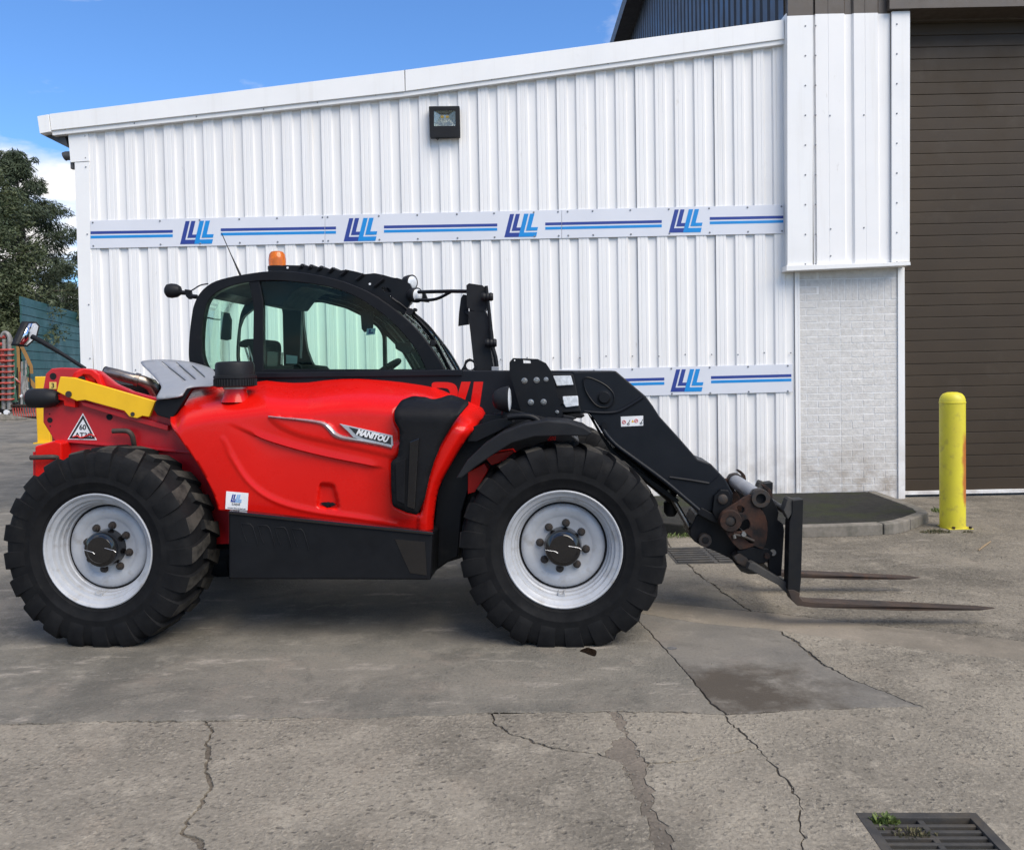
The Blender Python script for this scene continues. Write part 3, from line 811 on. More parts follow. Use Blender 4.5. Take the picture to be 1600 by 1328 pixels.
# floodlight
fl0 = W(694.5, 190, WY)
fd = empty('floodlight', (fl0.x, WY, fl0.z)); tag(fd, 'black square floodlight mounted high on the white cladding', 'floodlight')
def FLp(pts): return [(q.x - fl0.x, q.z - fl0.z) for q in (W(a, b, WY - .10) for a, b in pts)]
prism('housing', fillet(FLp([(670, 166.5), (718, 166), (719, 214), (672, 215)]), .012), -.10, -.025, BLACKM, fd, holes=[FLp([(677.5, 173), (711.5, 172.5), (711.8, 197), (678, 197.5)])], bev=.004)
prism('back_plate', FLp([(675, 171), (714, 171), (714, 211), (676, 211)]), -.03, -.012, BLACKM, fd)
ref = [FLp([(678, 173)])[0], FLp([(711.5, 172.5)])[0], FLp([(711.8, 197)])[0], FLp([(678, 197.5)])[0]]
inn = [FLp([(688, 178)])[0], FLp([(701, 178)])[0], FLp([(702, 184)])[0], FLp([(687, 184)])[0]]
obj('reflector', [(a, -.088, b) for a, b in ref] + [(a, -.045, b) for a, b in inn], [(0, 1, 5, 4), (1, 2, 6, 5), (2, 3, 7, 6), (3, 0, 4, 7), (4, 5, 6, 7)], [mat('reflector', (.42, .44, .40), .25, metal=.8)], fd, fix=False)
for dx in (690.5, 698.5):
    c = FLp([(dx, 181)])[0]
    prism('led_chip', [(c[0] - .018, c[1] - .014), (c[0] + .018, c[1] - .014), (c[0] + .018, c[1] + .014), (c[0] - .018, c[1] + .014)], -.052, -.046, ORINK, fd)
prism('front_glass', FLp([(677, 172.5), (712, 172), (712.3, 198), (677.5, 198)]), -.094, -.091, CLEAR, fd)
tube('cable', [(-.10, -.05, -.19), (-.095, -.055, -.23), (-.085, -.055, -.245), (-.075, -.05, -.225), (-.07, -.04, -.18)], .006, BLACKM, fd, 6)
box('bracket', (-.09, -.02, -.05), (.09, .0, .05), BLACKM, fd)

# ---------------------------------------------------------------- sign boards with stripes and the lettered emblem
LV = 0
def emblem(parent, cx, cy, top, bot, Y, o3):
    """four slanted Ls; (cx left foot, top y, bottom y) in picture points; drawn in metres on the board"""
    a = W(cx, bot, Y); h = W(cx, top, Y).z - a.z; k = h / 210.0
    def q(x, y): return (a.x + (x + y * .27) * k - o3.x, a.z + y * k - o3.z)
    def L(x0, y0, bar, foot, length, mtl, lift):
        pts = [q(x0, y0), q(length, y0), q(length, y0 + foot), q(x0 + bar, y0 + foot), q(x0 + bar, 210), q(x0, 210)]
        prism('letter', pts, Y - o3.y - .0020 - lift, Y - o3.y + .001, mtl, parent)
    L(0, 0, 38, 40, 167, DBLUE, 0)
    L(53, 56, 38, 30, 160, DBLUE, .0004)
    L(130, 0, 40, 40, 292, LBLUE, .0012)
    L(184, 56, 40, 30, 288, LBLUE, .0016)
def sign(label, corners, stripes, emblems, Y=WY - .012, bolts=()):
    a = W(*corners[0], Y)
    s = empty('sign_panel', (a.x, Y, a.z)); tag(s, label, 'sign', 'blue striped sign boards on the white wall')
    loc = lambda pts, yy: [(p.x - a.x, p.z - a.z) for p in (W(x_, y_, yy) for x_, y_ in pts)]
    prism('board', loc(corners, Y), 0, .0105, BOARD, s, bev=.0015)
    for (xa_, ya_, xb_, yb_, m_) in stripes:
        t = 2.2
        prism('stripe', loc([(xa_, ya_ - t), (xb_, yb_ - t), (xb_, yb_ + t), (xa_, ya_ + t)], Y), -.0016, .001, m_, s)
    for (cx, top, bot) in emblems: emblem(s, cx, None, top, bot, Y, a)
    me = None
    for (bx, by) in bolts:
        q = W(bx, by, Y)
        if me is None:
            b = lathe('bolt', [(0, -.008), (.008, -.008), (.012, -.003), (.012, .002)], (0, 0, 0), (0, 1, 0), BOLTM, s, 8); me = b.data
        else:
            b = link(bpy.data.objects.new('bolt', me), s)
        b.location = (q.x - a.x, 0, q.z - a.z)
def ytop(x): return 345 - (x - 141) * 25 / 1083
def ybot(x): return 388.5 - (x - 141) * 23.5 / 1083
def st2(x0, x1, yd0, yd1):
    return [(x0, yd0, x1, yd1, DBLUE), (x0, yd0 + 6.8, x1, yd1 + 6.8, LBLUE)]
def bl(xs): return [(x, ytop(x) + 3) for x in xs] + [(x + 1, ybot(x) - 4) for x in xs]
sign('striped sign board at the left end of the white wall, above the cab', [(141, ytop(141)), (507.4, ytop(507.4)), (507.4, ybot(507.4)), (141, ybot(141))],
     st2(141.5, 270, 364, 361.8) + st2(345, 507.3, 359.4, 356.8), [(281.5, 346, 382)], bolts=bl((145, 250, 312, 374, 433, 504)))
sign('middle striped sign board of the upper band, below the floodlight', [(508, ytop(508)), (877.4, ytop(877.4)), (877.4, ybot(877.4)), (508, ybot(508))],
     st2(508.1, 525, 356.8, 356.5) + st2(600, 777, 355, 351.8) + st2(852, 877.3, 350.3, 349.8), [(537, 341.5, 377.5), (788, 335, 371)], bolts=bl((512, 592, 652, 714, 772, 834, 872)))
sign('striped sign board of the upper band beside the tall white cladding bay', [(878, ytop(878)), (1224.5, ytop(1224.5)), (1224.5, ybot(1224.5)), (878, ybot(878))],
     st2(878.1, 1034, 349.8, 346.4), [(1045, 328, 364)], bolts=bl((887, 926, 985, 1045, 1108, 1168, 1221)))
for o in [c for c in COL.objects if c.name.startswith('sign_panel')][-1:]:
    a = o.location
    for (y0, y1, m_) in ((341.8, 339.5, DBLUE), (348.6, 346.3, LBLUE)):
        pts = [(p.x - a.x, p.z - a.z) for p in (W(*q, WY - .012) for q in ((1109, y0 - 2.2), (1224, y1 - 2.2), (1224, y1 + 2.2), (1109, y0 + 2.2)))]
        prism('stripe', pts, -.0016, .001, m_, o)
sign('lower striped sign board low on the wall behind the boom', [(872, 577.5), (1238.5, 569), (1238.5, 612.5), (872, 622)],
     st2(930, 1038, 595, 592.2) + st2(1111, 1236.5, 590, 586.8), [(1047.5, 577.5, 612.5)], bolts=[(888, 580), (928, 579), (988, 577), (1049, 576), (1109, 574), (1169, 573), (1231, 571.5), (1050, 615), (1110, 614), (1170, 612), (1231, 611)])

# ================================================================ MAIN BUILDING (right)
MY = 10.70
mbg = empty('main_building', (4.2, MY, 0)); tag(mbg, 'tall brown metal building with white cladding bay, brick pier and roller door', 'building')
def B(o): o.location = (-4.2, -MY, 0); return o
BX = W(1230, 200, MY).x; BXR = W(1421.5, 200, MY).x
zl = W(1300, 414, MY).z; zt = W(1300, 22, MY).z
# white bay: corner trims, ribbed sheet, drip ledge
def bay(name, pts, d, th, m=TRIMW): return B(wplate(name, pts, MY + d, th, m, mbg, bev=.002))
bay('corner_trim', [(1230, 25.5), (1270, 24), (1270, 414), (1230.5, 416)], -.012, .03)
bay('corner_trim', [(1393.5, 18.5), (1422, 17.5), (1421.5, 409), (1393.5, 410)], -.012, .03)
B(prism('return_trim', [(BX + .001, zl), (BX + .02, zl), (BX + .02, zt + .02), (BX + .001, zt + .02)], MY + .018, MY + .2, TRIMW, mbg))
B(prism('return_trim', [(BXR - .03, zl), (BXR - .004, zl), (BXR - .004, zt + .02), (BXR - .03, zt + .02)], MY + .019, MY + .32, TRIMW, mbg))
x0 = W(1271, 200, MY).x; x1 = W(1393, 200, MY).x
pr = []
for (a, d) in ((0, .03), (.025, .03), (.035, 0), (.19, 0), (.195, .003), (.20, 0), (.40, 0), (.425, .03), (.50, .03), (.525, 0), (.66, 0), (.665, .003), (.67, 0), (.83, 0), (.855, .03), (.96, .03), (1.0, .03)):
    pr.append((x0 + (x1 - x0) * a, MY + d))
def strip(name, pr, z0, z1, m, parent, dz=.0):
    v = []; f = []
    for i, (a, y) in enumerate(pr): v += [(a, y, z0), (a, y, z1)]
    for i in range(len(pr) - 1): f.append((2 * i, 2 * i + 2, 2 * i + 3, 2 * i + 1))
    return obj(name, v, f, m, parent, fix=False)
B(strip('cladding_sheet', pr, zl, zt, CLAD, mbg))
B(strip('upper_cladding', [(a, y + .001) for a, y in pr], zt, 11.0, BROWNC, mbg))
B(box('bay_backing', (BX + .021, MY + .05, zl + .01), (BXR - .031, MY + .09, 11.0), BROWNC, mbg))
B(wplate('upper_corner_trim', [(1231, -900), (1270, -900), (1270, 23.5), (1231, 25)], MY - .010, .03, BROWNC, mbg))
B(wplate('upper_corner_trim', [(1393.5, -900), (1422, -900), (1422, 17), (1393.5, 18)], MY - .010, .03, BROWNC, mbg))
B(prism('drip_ledge', WP([(1229, 415), (1422.5, 409.5), (1423, 414.5), (1229, 423.5)], MY - .05), MY - .05, MY + .18, TRIMW, mbg, bev=.003))
m2 = MB()
for i in range(9):
    for px in (1258.5, 1274.5, 1401.5): screw(m2, px, 41 + i * 46.5 - (px - 1258) * .02, MY - .013, .011)
for px, py in ((1298, 358), (1350, 180), (1350, 356), (1298, 400), (1297, 181)): screw(m2, px, py, MY - .001, .011)
B(tag(m2.build('screws', BOLTM, mbg), kind='stuff'))
# brick pier, painted white
PY = 10.88
bx0, bx1, bxm = W(1243.5, 600, PY).x, W(1402.5, 600, PY).x, W(1313.5, 600, PY).x
bz0 = .10; bz1 = zl + .01
pier = B(prism('brick_pier', [(bx0, 0), (bx1, 0), (bx1, bz1), (bx0, bz1)], PY + .0045, PY + .3, MORTARW, mbg))
BR = []
for v in range(4):
    rb = random.Random(v + 40)
    def j(s=.0025): return rb.uniform(-s, s)
    w_, h_ = .5, .5
    vs = [(-.5 + j(.004), 0 + j(.2), -.5 + j(.02)), (.5 + j(.004), 0 + j(.2), -.5 + j(.02)), (.5 + j(.004), 0 + j(.2), .5 + j(.02)), (-.5 + j(.004), 0 + j(.2), .5 + j(.02)), (j(.25), j(.25), j(.25))]
    bk = [(-.5, 1, -.5), (.5, 1, -.5), (.5, 1, .5), (-.5, 1, .5)]
    me = bpy.data.meshes.new('brick')
    me.from_pydata(vs + bk, [], [(0, 1, 4), (1, 2, 4), (2, 3, 4), (3, 0, 4), (0, 5, 6, 1), (1, 6, 7, 2), (2, 7, 8, 3), (3, 8, 5, 0)])
    me.materials.append(BRICKW); BR.append(me)
def brick(xa_, xb_, za_, zb_):
    o = link(bpy.data.objects.new('brick', rnd.choice(BR)), pier)
    g = .0065
    dz_ = rnd.uniform(-.0012, .0012)
    o.scale = (xb_ - xa_ - 2 * g, .007, zb_ - za_ - 2 * g)
    o.location = ((xa_ + xb_) / 2, PY + .001 + rnd.uniform(-.0012, .0012), (za_ + zb_) / 2 + dz_)
    o.rotation_euler = (0, rnd.uniform(-.006, .006), 0)
course = .0893; bl_ = .277
nr = int((bz1 - bz0) / course) + 1
zsold0 = W(1300, 462, PY).z; zsold1 = W(1300, 431, PY).z; xs0 = W(1279.5, 450, PY).x
for r in range(nr):
    za_ = bz0 + r * course; zb_ = min(za_ + course, bz1)
    if zb_ - za_ < .03: continue
    for (A0, A1) in ((bx0, bxm), (bxm, bx1)):
        x = A0 - (bl_ / 2 if r % 2 else 0)
        while x < A1 - .01:
            a, b = max(x, A0), min(x + bl_, A1)
            if A1 - b < .05: b = A1
            if b - a > .03 and not (zb_ > zsold0 + .02 and a > xs0 - .1): brick(a, b, za_, zb_)
            x = b if b == A1 else x + bl_
n = 12
zs_ = bz0 + course * math.ceil((zsold0 + .02 - bz0) / course - 1)
for i in range(n):
    a = xs0 + (bx1 - xs0) * i / n
    brick(a, a + (bx1 - xs0) / n, zs_ + .001, min(zs_ + .27, bz1 - .02))
if bz1 - (zs_ + .27) > .05: brick(xs0, bx1, zs_ + .272, bz1)
B(wplate('door_jamb_trim', [(1403, 418), (1413.5, 418), (1414.5, 779), (1404, 780)], PY - .02, .30, TRIMW, mbg, bev=.002))
# roller door with its slats
DY = 11.02
dx0 = W(1405, 600, DY).x; dx1 = dx0 + 4.4
door = B(prism('roller_door', [(dx0, .03), (dx1, .03), (dx1, 6.35), (dx0, 6.35)], DY + .03, DY + .06, BROWN, mbg))
sh = .1475
slp = [(0, .0005), (.003, -.0038), (.010, -.0042), (.075, -.0030), (.136, -.0012), (.1425, .0002), (.1430, .0045)]
sv = []; sf = []
for (z_, y_) in slp: sv += [(dx0, DY + y_ + .012, z_), (dx1, DY + y_ + .012, z_)]
sf = [(2 * i, 2 * i + 1, 2 * i + 3, 2 * i + 2) for i in range(len(slp) - 1)]
sme = bpy.data.meshes.new('slat'); sme.from_pydata(sv, [], sf); sme.materials.append(BROWN)
for i in range(42):
    o = link(bpy.data.objects.new('slat', sme), door)
    o.location = (0, rnd.uniform(-.0015, .0015), .075 + i * sh)
B(prism('bottom_rail', [(dx0, .025), (dx1, .025), (dx1, .072), (dx0, .072)], DY - .015, DY + .02, TRIMW, mbg, bev=.003))
hd = W(1500, 12, MY - .06).z
B(box('door_header', (W(1390, 8, MY - .06).x, MY - .06, hd), (dx1 + .3, MY + .3, hd + .55), BROWNC, mbg))
B(box('upper_wall', (W(1423, 8, MY).x, MY + .02, hd + .55), (dx1 + .3, MY + .25, 11.0), BROWNC, mbg))
B(box('wall', (dx1 + .01, MY, 0), (dx1 + 6, MY + .3, 11.0), BROWNC, mbg))
B(box('lintel', (dx0 - .2, DY - .02, W(1500, 33, DY).z), (dx1 + .02, DY + .1, hd + .5), BROWNC, mbg))
# long side wall going back, ribbed, its dark blue-grey painted for the sky it reflects, with an eaves gutter
pr = []; y = MY + .12
while y < 46:
    pr += [(y, 0), (y + .20, 0), (y + .225, .035), (y + .305, .035)]; y += .333
v = []; f = []
ze = 10.75
for (a, d) in pr: v += [(BX + d + .004, a, 3.6), (BX + d + .004, a, ze)]
for i in range(len(pr) - 1): f.append((2 * i, 2 * i + 1, 2 * i + 3, 2 * i + 2))
B(obj('side_cladding', v, f, SKYTINTC, mbg, fix=False))
B(box('eaves_gutter', (BX - .42, MY - .1, ze - .02), (BX + .1, 46, ze + .3), DGREY, mbg))
B(box('roof', (BX + .11, MY - .1, 10.95), (dx1 + 6, 46, 11.2), DGREY, mbg))

# kerbed island at the pier's foot
isl = empty('kerb_island', (G(1240, 820).x, G(1240, 820).y + .2, 0)); tag(isl, 'low raised kerb island with mossy dark asphalt at the foot of the brick pier', 'kerb island')
KZ = .115
io = isl.location
outer = [G(1022, 832), G(1075, 838), G(1150, 840), G(1258, 840), G(1366, 836.5), G(1405, 833), G(1432, 824), G(1447, 812), G(1450, 800)]
outer = [(p.x - io.x, p.y - io.y) for p in outer]
outer[-1] = (outer[-2][0] + .05, 10.82 - io.y)
op = [Vector((a, b, 0)) for a, b in [q[:2] for q in spline([(a, b, 0) for a, b in outer], 4, closed=False)]]
inner = []
for i in range(len(op)):
    a = op[max(0, i - 1)]; b = op[min(len(op) - 1, i + 1)]; d = (b - a).normalized()
    inner.append(op[i] + Vector((-d.y, d.x, 0)) * .115)
prism('island_top', [(p.x, p.y) for p in inner] + [(inner[-1].x, 10.84 - io.y), (inner[0].x, 10.84 - io.y)], KZ - .012, -.01, MOSS, isl, axis='z')
L = [0]
for a, b in zip(op, op[1:]): L.append(L[-1] + (b - a).length)
def cut(arr, s):
    for i in range(len(L) - 1):
        if L[i + 1] >= s:
            return arr[i].lerp(arr[i + 1], (s - L[i]) / (L[i + 1] - L[i] + 1e-9))
    return arr[-1].copy()
ks = [0, .62]; sx = (G(1366, 836).x - io.x)
sj = next(L[i] for i in range(len(op)) if op[i].x >= sx)
ks = [0, sj - 1.83, sj - .915, sj, sj + .45, L[-1]]
ks = sorted(k for k in ks if k >= 0)
for s0, s1 in zip(ks, ks[1:]):
    s0 += .006; s1 -= .006
    N = 8
    po = [cut(op, s0 + (s1 - s0) * i / N) for i in range(N + 1)]; pi = [cut(inner, s0 + (s1 - s0) * i / N) for i in range(N + 1)]
    prism('kerb_stone', [(p.x, p.y) for p in po] + [(p.x, p.y) for p in pi[::-1]], KZ + rnd.uniform(-.004, .004), -.01, MOSS if s1 < .60 else CONC, isl, axis='z', bev=.014)
# mossy concrete foot of the white wall, left of the pier
B_ = prism('wall_footing', [(W(1030, 800, WY).x, 0), (W(1100, 800, WY).x, 0), (W(1100, 800, WY).x, .10), (W(1030, 800, WY).x, .10)], WY - .10, WY - .018, MOSS, ext, bev=.01); E(B_)

# bollard
bq = G(1488.5, 824)
bo = empty('bollard', bq); tag(bo, 'yellow steel bollard streaked with rust in front of the brown door', 'bollard')
dB = bq.y
bs = dB / F
br = 18.7 * bs; bh = (826 - 613) * bs * 1.0
prof = [(br, -.03), (br, bh - .115)]
lathe('post', prof, (0, 0, 0), (0, 0, 1), BOLL, bo, 40)
lathe('weld_ring', [(br - .002, bh - .117), (br + .004, bh - .114), (br + .004, bh - .104), (br - .002, bh - .100)], (0, 0, 0), (0, 0, 1), BOLL, bo, 40)
lathe('cap', [(br, bh - .102), (br * .985, bh - .075), (br * .90, bh - .045), (br * .72, bh - .018), (br * .4, bh - .003), (0, bh)], (0, 0, 0), (0, 0, 1), BOLL, bo, 40)
prism('base_plate', [(-br * .8, -br * 1.04), (br * 1.22, -br * 1.04), (br * 1.22, br), (-br * .8, br)], .0, .008, BOLL, bo, axis='z', bev=.003)
for dx in (-.05, .12): lathe('bolt', [(0, .03), (.014, .03), (.016, .012)], (dx, -br * .98, 0), (0, 0, 1), RUST, bo, 6)

# grit: loose stones along the joints and scattered over the yard
gr_ = random.Random(77); gv = []; gf = []
def stone(x, y, s):
    b = len(gv); a = gr_.uniform(0, 6.28)
    for k_ in range(4):
        gv.append((x + math.cos(a + k_ * 1.57) * s * gr_.uniform(.7, 1.3), y + math.sin(a + k_ * 1.57) * s * gr_.uniform(.7, 1.3), -.002))
    gv.append((x + gr_.uniform(-.3, .3) * s, y + gr_.uniform(-.3, .3) * s, s * gr_.uniform(.5, 1.0)))
    for k_ in range(4): gf.append((b + k_, b + (k_ + 1) % 4, b + 4))
for ln_ in (La, Lb, Lc, Ld, Le, L3d, C1, C2, C3w, C3e1, C3e2, C4, L4, L2a):
    for p_ in ln_:
        if p_[1] < 9 and gr_.random() < .55: stone(p_[0] + gr_.gauss(0, .02), p_[1] + gr_.gauss(0, .02), gr_.uniform(.0025, .0065))
for i in range(700): stone(gr_.uniform(-3.5, 6), gr_.uniform(2.9, 9.5), gr_.uniform(.0025, .007))
tag(obj('grit', gv, gf, CONC, None, fix=False), 'loose grit and small stones scattered over the concrete', None, None, 'stuff')

# weeds
def weed(name, label, c, rx, ry, n, h, m, leaf=.5, lie=.5, seed=1, group=None):
    r = random.Random(seed); v = []; f = []
    for i in range(n):
        a = r.uniform(0, 6.283); d = r.random() ** .6
        x, y = math.cos(a) * d * rx, math.sin(a) * d * ry
        th = r.uniform(0, 6.283); hh = h * r.uniform(.35, 1) * (1.1 - .6 * d); w = r.uniform(.12, .3) * h * leaf
        tip = Vector((math.cos(th) * hh * lie + x, math.sin(th) * hh * lie + y, hh)); md = Vector((x, y, 0)).lerp(tip, .55) + Vector((0, 0, hh * .15))
        s = Vector((-math.sin(th), math.cos(th), 0)) * w
        b = len(v)
        v += [(x, y, -.003), tuple(md + s), tuple(tip), tuple(md - s)]; f.append((b, b + 1, b + 2, b + 3))
    o = obj(name, v, f, m, None, fix=False); o.location = c
    return tag(o, label, 'weed', group)
q = G(1462, 832); weed('weed', 'dark weeds growing at the left foot of the yellow bollard', q, .16, .07, 240, .045, DRYW, .5, .6, 3)
q = G(1512, 832); weed('weed', 'thin weeds at the right foot of the yellow bollard', q, .05, .03, 60, .03, DRYW, .5, .6, 4)
q = G(1442, 800); weed('weed', 'small weed tuft on the right end of the kerb island', Vector((q.x, q.y - .3, .05)), .05, .05, 60, .08, LEAF, .4, .5, 5)
q = G(1068, 838); weed('weed', 'low green weeds along the wall foot right of the front tyre', q, .36, .10, 420, .05, LEAF, .4, .7, 6)
q = DP(dW * .18, dL * .10); weed('weed', 'bright green weed growing out of the corner of the drain grate', q + Vector((0, 0, -.02)), .06, .04, 120, .05, LEAF, .7, .6, 7)
q = DP(dW * .36, dL * .30); weed('weed', 'withered weed lying across the bars of the drain grate', q + Vector((0, 0, -.012)), .09, .03, 90, .035, DRYW, .7, .6, 8)

# ================================================================ FAR LEFT
def leafy(name, centers, n, size, m, parent, seed, flat=.6):
    """crown of small leaf sprays spread through clumps"""
    r = random.Random(seed); v = []; f = []
    for (c, rad, share) in centers:
        for i in range(int(n * share)):
            d = Vector((r.gauss(0, 1), r.gauss(0, 1), r.gauss(0, 1))).normalized() * rad * (r.random() ** .42)
            d.z *= flat
            p = c + d
            a = Vector((r.gauss(0, 1), r.gauss(0, 1), r.gauss(0, .7))).normalized(); b = a.cross(Vector((r.gauss(0, 1), r.gauss(0, 1), r.gauss(0, 1)))).normalized()
            s = size * r.uniform(.5, 1.3); k = len(v); wd = .42
            if flat < .7:                    # needle sprays: long, thin, hanging outwards
                a = (Vector((d.x, d.y, -.55 * rad)) + Vector((r.gauss(0, 1), r.gauss(0, 1), r.gauss(0, .6))) * rad * .45).normalized(); b = a.cross(Vector((r.gauss(0, 1), r.gauss(0, 1), r.gauss(0, 1)))).normalized(); s *= 1.5; wd = .17
            v += [tuple(p - a * s), tuple(p + b * s * wd), tuple(p + a * s), tuple(p - b * s * wd)]
            f.append((k, k + 1, k + 2, k + 3))
    me = bpy.data.meshes.new(name); me.from_pydata(v, [], f); me.materials.append(m)
    return link(bpy.data.objects.new(name, me), parent)
def tree(name, label, base, h, spread, m, seed, kind, n=26000, size=.16):
    r = random.Random(seed)
    t = empty(name, base); tag(t, label, 'tree', 'trees beyond the yard')
    pts = [Vector((0, 0, -.1))]
    for i in range(1, 7): pts.append(Vector((r.uniform(-.12, .12) * i, r.uniform(-.12, .12) * i, h * .97 * i / 6)))
    tube('trunk', pts, [h * .022 * (1 - .88 * i / 6) for i in range(7)], BARK, t, 8)
    cents = []; mb_ = MB(); nl = 58 if kind == 'pine' else 46
    for i in range(nl):
        u = (i + .5) / nl
        z = h * (.10 + .88 * u) + r.uniform(-.3, .3)
        if kind == 'pine': rad = spread * min(1, (1.02 - u) * 1.9) * r.uniform(.5, 1.1) * (.75 if u < .2 else 1)
        else: rad = spread * math.sin(math.pi * min(1, .16 + .84 * u)) ** .6 * r.uniform(.35, 1.05)
        a = i * 2.399 + r.uniform(-.4, .4)
        st = Vector(pts[0]).lerp(pts[-1], max(0, min(1, z / (h * .97) - .05)))
        en = Vector((math.cos(a) * rad, math.sin(a) * rad, z + (rad * .12 if kind == 'pine' else rad * .25)))
        md = st.lerp(en, .5) + Vector((0, 0, .15 * rad))
        mb_.add(tube_geo([st, md, en], [h * .006 * (1.1 - u) + .012, h * .004 * (1.1 - u) + .01, .008], 5))
        cr_ = (.085 if kind == 'pine' else .095) * h * r.uniform(.6, 1.1) * (1.15 - .6 * u)
        cents.append((en, cr_, 1.0))
        cents.append((st.lerp(en, .62) + Vector((r.uniform(-.3, .3), r.uniform(-.3, .3), 0)), cr_ * .95, .8))
        for q in range(2):
            cents.append((en + Vector((r.uniform(-1, 1), r.uniform(-1, 1), r.uniform(-.7, .5))) * cr_ * 1.1, cr_ * .5, .35))
    tot = sum(c[2] * c[1] for c in cents)
    mb_.build('limbs', BARK, t, smooth=True)
    cents = [(c, ra, sh * ra / tot) for c, ra, sh in cents]
    leafy('crown', cents, n, size, m, t, seed + 1, .55 if kind == 'pine' else .95)
    return t
def at(px, Y): p = ray(px, 600); return Vector((p.x / p.y * Y, Y, 0))
tree('birch_tree', 'pale leafy tree at the left edge, in front of the dark conifer', at(-14, 47), 14.2, 3.0, BIRCH, 5, 'birch', 46000, .105)
tree('pine_tree', 'dark conifer with ragged boughs behind the green boarding', at(38, 54), 16.0, 3.7, PINE, 8, 'pine', 52000, .125)
tree('pine_tree', 'lower dark conifer close to the corner of the white building', at(104, 60), 9.6, 2.8, PINE, 9, 'pine', 26000, .12)
tree('birch_tree', 'small leafy tree low beside the machine at the left edge', at(-4, 46), 6.6, 1.7, BIRCH, 12, 'birch', 20000, .10)

# green boarded wall
gw = empty('green_boarded_wall', at(38, 42)); tag(gw, 'dark green boarded wall between the trees and the white building', 'wall', kind='thing')
ga = at(38, 42); gb = at(150, 58)
gd = (gb - ga); gl = gd.length; gd.normalize()
ztop = CAMH + (590 - 463) * 42 / F
bh_ = ztop / 13
for i in range(13):
    z0 = i * bh_
    pr = [(0, z0 + .02), (0, z0 + bh_ - .012), (.04, z0 + bh_), (.04, z0)]
    n_ = Vector((-gd.y, gd.x, 0))
    vv = []
    for s in (0.0, gl):
        for (d, z) in ((0, z0 + .015), (0, z0 + bh_ - .02), (.08, z0 + bh_ - .02), (.08, z0 + .015)):
            p = gd * s + n_ * (d - .02 * (i % 2)); vv.append((p.x, p.y, z))
    obj('board', vv, [(0, 1, 2, 3), (7, 6, 5, 4), (0, 4, 5, 1), (1, 5, 6, 2), (2, 6, 7, 3), (3, 7, 4, 0)], GREENW, gw)
obj('backing', [tuple(Vector((-gd.y, gd.x, 0)) * .05 + gd * s + Vector((0, 0, z))) for s, z in ((0, 0), (gl, 0), (gl, ztop), (0, ztop))], [(0, 1, 2, 3)], GREENW, gw)

# folded red-tined harrow parked far left
HD = 36.0
hb = at(30, HD)
hw = empty('folded_harrow', hb); tag(hw, 'folded red tined cultivator standing at the far left of the yard', 'farm machine')
def H(px, py, d=0.0):
    q = hit(px, py, Vector((0, HD + d, 0)), Vector((0, 1, 0))); return q - hb
for (px, y0, y1, r_) in ((6, 530, 648, .085), (15, 527, 640, .10), (34, 565, 632, .05), (40, 563, 615, .05)):
    tube('frame_post', [H(px, y1), H(px + .6, y0)], r_, GALV, hw, 10)
tube('top_hook', [H(15, 545), H(15, 528), H(11, 521), H(6, 521), H(3, 527)], .09, GALV, hw, 8, curve=4)
for k in range(10):
    y = 548 + k * 8.6
    for px in (5, 15):
        c = H(px, y)
        pts = [c + Vector((math.cos(w) * .20, math.sin(w) * .20, w * .012 - .03)) for w in [i * .7 for i in range(11)]]
        tube('coil_tine', pts, .042, TINER, hw, 6)
tube('tie_bar', [H(-4, 527), H(8, 526)], .08, TINER, hw, 8)
tube('tie_bar', [H(-4, 538), H(7, 538)], .08, TINER, hw, 8)
tube('red_strut', [H(5, 548), H(6, 568)], .11, TINER, hw, 8)
for i in range(4):
    tube('green_hose', [H(20 + i * 1.3, 538), H(21 + i * 1.4, 570), H(20 + i * 1.2, 605), H(20 + i * 2.2, 628)], .040, HOSEG, hw, 6, curve=4)
def strap(pts, w):
    v = []; f = []
    for i, (px, py) in enumerate(pts):
        v += [tuple(H(px - w, py)), tuple(H(px + w, py)), tuple(H(px + w, py, .12)), tuple(H(px - w, py, .12))]
    for i in range(len(pts) - 1):
        for k in range(4): f.append((4 * i + k, 4 * i + (k + 1) % 4, 4 * i + 4 + (k + 1) % 4, 4 * i + 4 + k))
    f += [(0, 1, 2, 3), (4 * len(pts) - 4, 4 * len(pts) - 3, 4 * len(pts) - 2, 4 * len(pts) - 1)]
    return v, f
o = obj('folded_arm', *strap([(24, 536), (28, 545), (29, 575), (29, 600), (31, 622)], 2.6), TAN, hw)
o = obj('folded_arm', *strap([(34, 542), (41, 556), (48, 572), (49, 584)], 3.2), TAN, hw)
o = obj('folded_arm', *strap([(43, 590), (50, 598), (56, 607)], 4.0), TAN, hw)
tube('ram', [H(40, 588), H(36, 606), H(40, 620)], .10, GALV, hw, 8)
tube('white_pipe', [H(33, 620), H(37, 617), H(43, 618), H(46, 622)], .08, WHITE, hw, 8)
tube('green_hose', [H(43, 574), H(45, 582), H(42, 588)], .05, HOSEG, hw, 6)
for i in range(11):
    tube('comb_tine', [H(20 + i * 3.9, 634 + (i % 2)), H(20.5 + i * 3.9, 642), H(22 + i * 3.9, 651)], .026, TINER, hw, 6)
for i in range(7):
    tube('hanging_cable', [H(18 + i * 4.5, 560 + (i * 37) % 30), H(19 + i * 4.6, 590 + (i * 17) % 20), H(17 + i * 5.4, 612 + (i * 23) % 16)], .03 + .012 * (i % 2), (HOSEG, GALV, BLACKM, TINER)[i % 4], hw, 6, curve=3)
for i in range(5):
    tube('brace', [H(-2 + i * 9, 566 + i * 9), H(10 + i * 9, 578 + i * 8)], .045, (GALV, TINER)[i % 2], hw, 6)
tube('comb_bar', [H(17, 634), H(62, 634)], .07, RUST, hw, 6)
